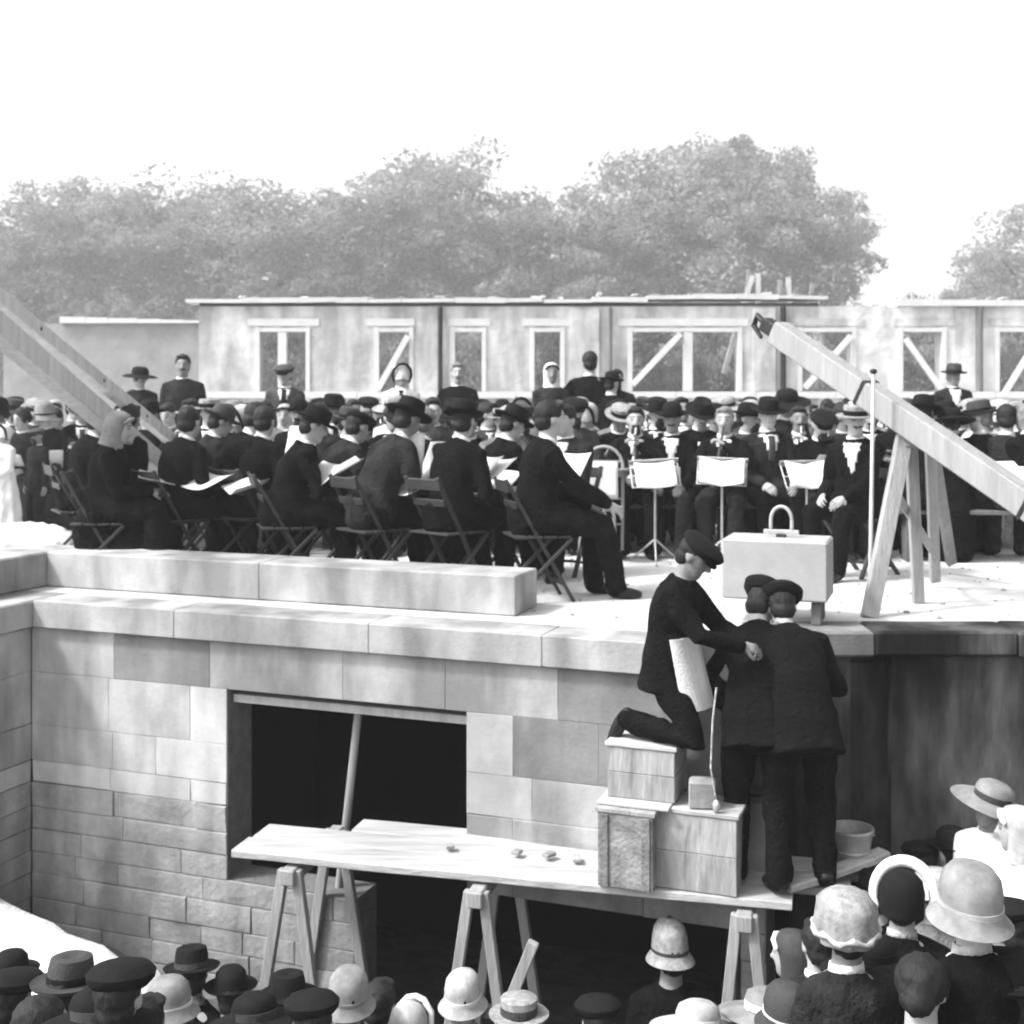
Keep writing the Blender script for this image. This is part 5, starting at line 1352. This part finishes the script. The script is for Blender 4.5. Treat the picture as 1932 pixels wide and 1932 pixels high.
# ------------------------------------------------------------------ trees behind the building
tr_ = random.Random(5)
def leaf_crown(w, h, seed, nclump, per, lsz):
    rg = np.random.default_rng(seed); vs = []; fs = []
    cents = []
    while len(cents) < nclump:
        p = rg.uniform(-1, 1, 3)
        r = np.linalg.norm(p)
        if r > 1 or r < .3 and rg.random() < .6: continue
        k = 1 + .14 * math.sin(5 * math.atan2(p[1], p[0]) + seed)
        cents.append((p[0] * w / 2 * k, p[1] * w / 2 * .8 * k, p[2] * h / 2, rg.uniform(.07, .17) * w))
    for cx_, cy_, cz_, r in cents:
        m_ = int(per * rg.uniform(.6, 1.3))
        d = rg.normal(size=(m_, 3)); d /= np.linalg.norm(d, axis=1)[:, None]
        rad = r * rg.uniform(.35, 1.08, m_) ** .6
        c = np.stack([cx_ + d[:, 0] * rad, cy_ + d[:, 1] * rad, cz_ + d[:, 2] * rad * .75], 1)
        for q in c:
            a = nrm(rg.normal(size=3)); b = nrm(np.cross(a, rg.normal(size=3))); sz = lsz * rg.uniform(.6, 1.4)
            o = len(vs); vs += [tuple(q - a * sz), tuple(q + b * sz * .45), tuple(q + a * sz), tuple(q - b * sz * .45)]; fs.append((o, o + 1, o + 2, o + 3))
    me = bpy.data.meshes.new('crown'); me.from_pydata(vs, [], fs); me.update(); return me, cents
CROWNS = [leaf_crown(10, 12, 30 + k, 120, 190, .15) for k in range(4)]
def tree(px, top, wpx, Y, label, k, hk=1.0, m=LEAF, base=2.9, low=.16):
    Y *= 2.4; s = FPX / Y; x = (px - CX) / s; H = gz(top, s) - base; w = 1.45 * wpx / s
    t = empty('tree', label, 'tree', (x, Y, base), 0, 'trees behind the roofless building')
    me, cents = CROWNS[k % 4]
    c = obj('crown', me, None, t); setmat(c, m)
    ch = H * (1 - low); c.location = (0, 0, H - ch / 2); c.scale = (w / 10, w / 10, ch / 12 * 1.02); c.rotation_euler = (0, 0, k * 1.9)
    mb = MB(); mb.chain([(0, 0, -.1), (.1, .05, H * .2), (0, 0, H * .45), (.15, 0, H * .75)], [w * .032 + .08, w * .028 + .05, w * .02 + .03, .04], 9)
    for q in range(6):
        a = q * 1.05 + k; z = H * (.25 + .07 * q)
        mb.chain([(0, 0, z), (math.cos(a) * w * .16, math.sin(a) * w * .16, z + H * .09), (math.cos(a) * w * .32, math.sin(a) * w * .3, z + H * .2)], [w * .014 + .02, w * .01 + .015, .02], 6)
    obj('trunk', mb.mesh('trunk', True), BARK, t)
TREES = [(-40, 430, 300, 56, 'cut by the left edge'), (60, 385, 270, 54, 'rising over the left end of the low wall'), (150, 338, 200, 58, 'pointed, above the left slanting timber'), (255, 345, 240, 55, 'above the low brick wall'),
         (360, 325, 250, 57, 'rising highest of the left clump'), (480, 352, 260, 54, 'over the left double window'), (600, 382, 230, 58, 'in the dip between the left and middle clumps'), (712, 318, 240, 55, 'over the first braced window'),
         (880, 280, 260, 57, 'tallest of the middle clump'), (800, 300, 200, 60, 'left shoulder of the tallest middle tree'), (985, 385, 190, 55, 'in the notch between middle and right clumps'), (1110, 345, 220, 56, 'left end of the broad right clump'), (1215, 295, 240, 58, 'over the big double window'),
         (1330, 268, 260, 55, 'in the broad right clump, left of its top'), (1425, 258, 240, 57, 'at the top of the broad right clump'), (1490, 330, 220, 54, 'under the right shoulder of the broad clump'), (1562, 358, 125, 59, 'small, at the right end of the broad clump'),
         (1945, 385, 190, 55, 'thin and pale at the right edge'), (1870, 470, 110, 60, 'slight and pale left of the right-edge tree')]
for i, (px, top, w, Y, lab) in enumerate(TREES):
    tree(px, top, w, Y, 'hazy broad-leaved tree ' + lab, i, 1, LEAFP if px > 1800 else LEAF, low=.55 if lab.startswith('small') else .30)
for i in range(17):
    px = -20 + i * 122 + tr_.uniform(-25, 25); top = 540 + tr_.uniform(-25, 40) if px < 1560 else 560 + tr_.uniform(0, 20)
    s = FPX / 72; H = gz(top, s) - 2.9
    t = empty('shrub', 'dense shrub behind the roofless front, %s from the left' % ord_(i), 'shrub', ((px - CX) / s, 72 + tr_.uniform(-3, 3), 2.9), 0, 'shrubs behind the roofless building')
    c = obj('crown', CROWNS[(i + 1) % 4][0], None, t); setmat(c, LEAF); c.location = (0, 0, H / 2); c.scale = (.62, .5, H / 12 * 1.05); c.rotation_euler = (0, 0, i * 1.3)
    obj('stem', MB().chain([(0, 0, -.1), (.1, 0, H * .5)], [.12, .05], 7).mesh('stem', True), BARK, t)

# ------------------------------------------------------------------ haze in the air
if HAZE:
    hz = obj('haze', MB().box((0, 62, 14), (260, 150, 30)).mesh('haze'))
    hz['kind'] = 'stuff'
    hm_ = bpy.data.materials.new('haze'); hm_.use_nodes = True; t = hm_.node_tree
    t.nodes.remove(t.nodes['Principled BSDF'])
    pv = t.nodes.new('ShaderNodeVolumePrincipled'); pv.inputs['Color'].default_value = (.95, .95, .95, 1); pv.inputs['Density'].default_value = HAZE; pv.inputs['Anisotropy'].default_value = .2
    t.links.new(pv.outputs[0], t.nodes['Material Output'].inputs['Volume'])
    hz.data.materials.append(hm_)
bpy.data.meshes.remove(TMP)
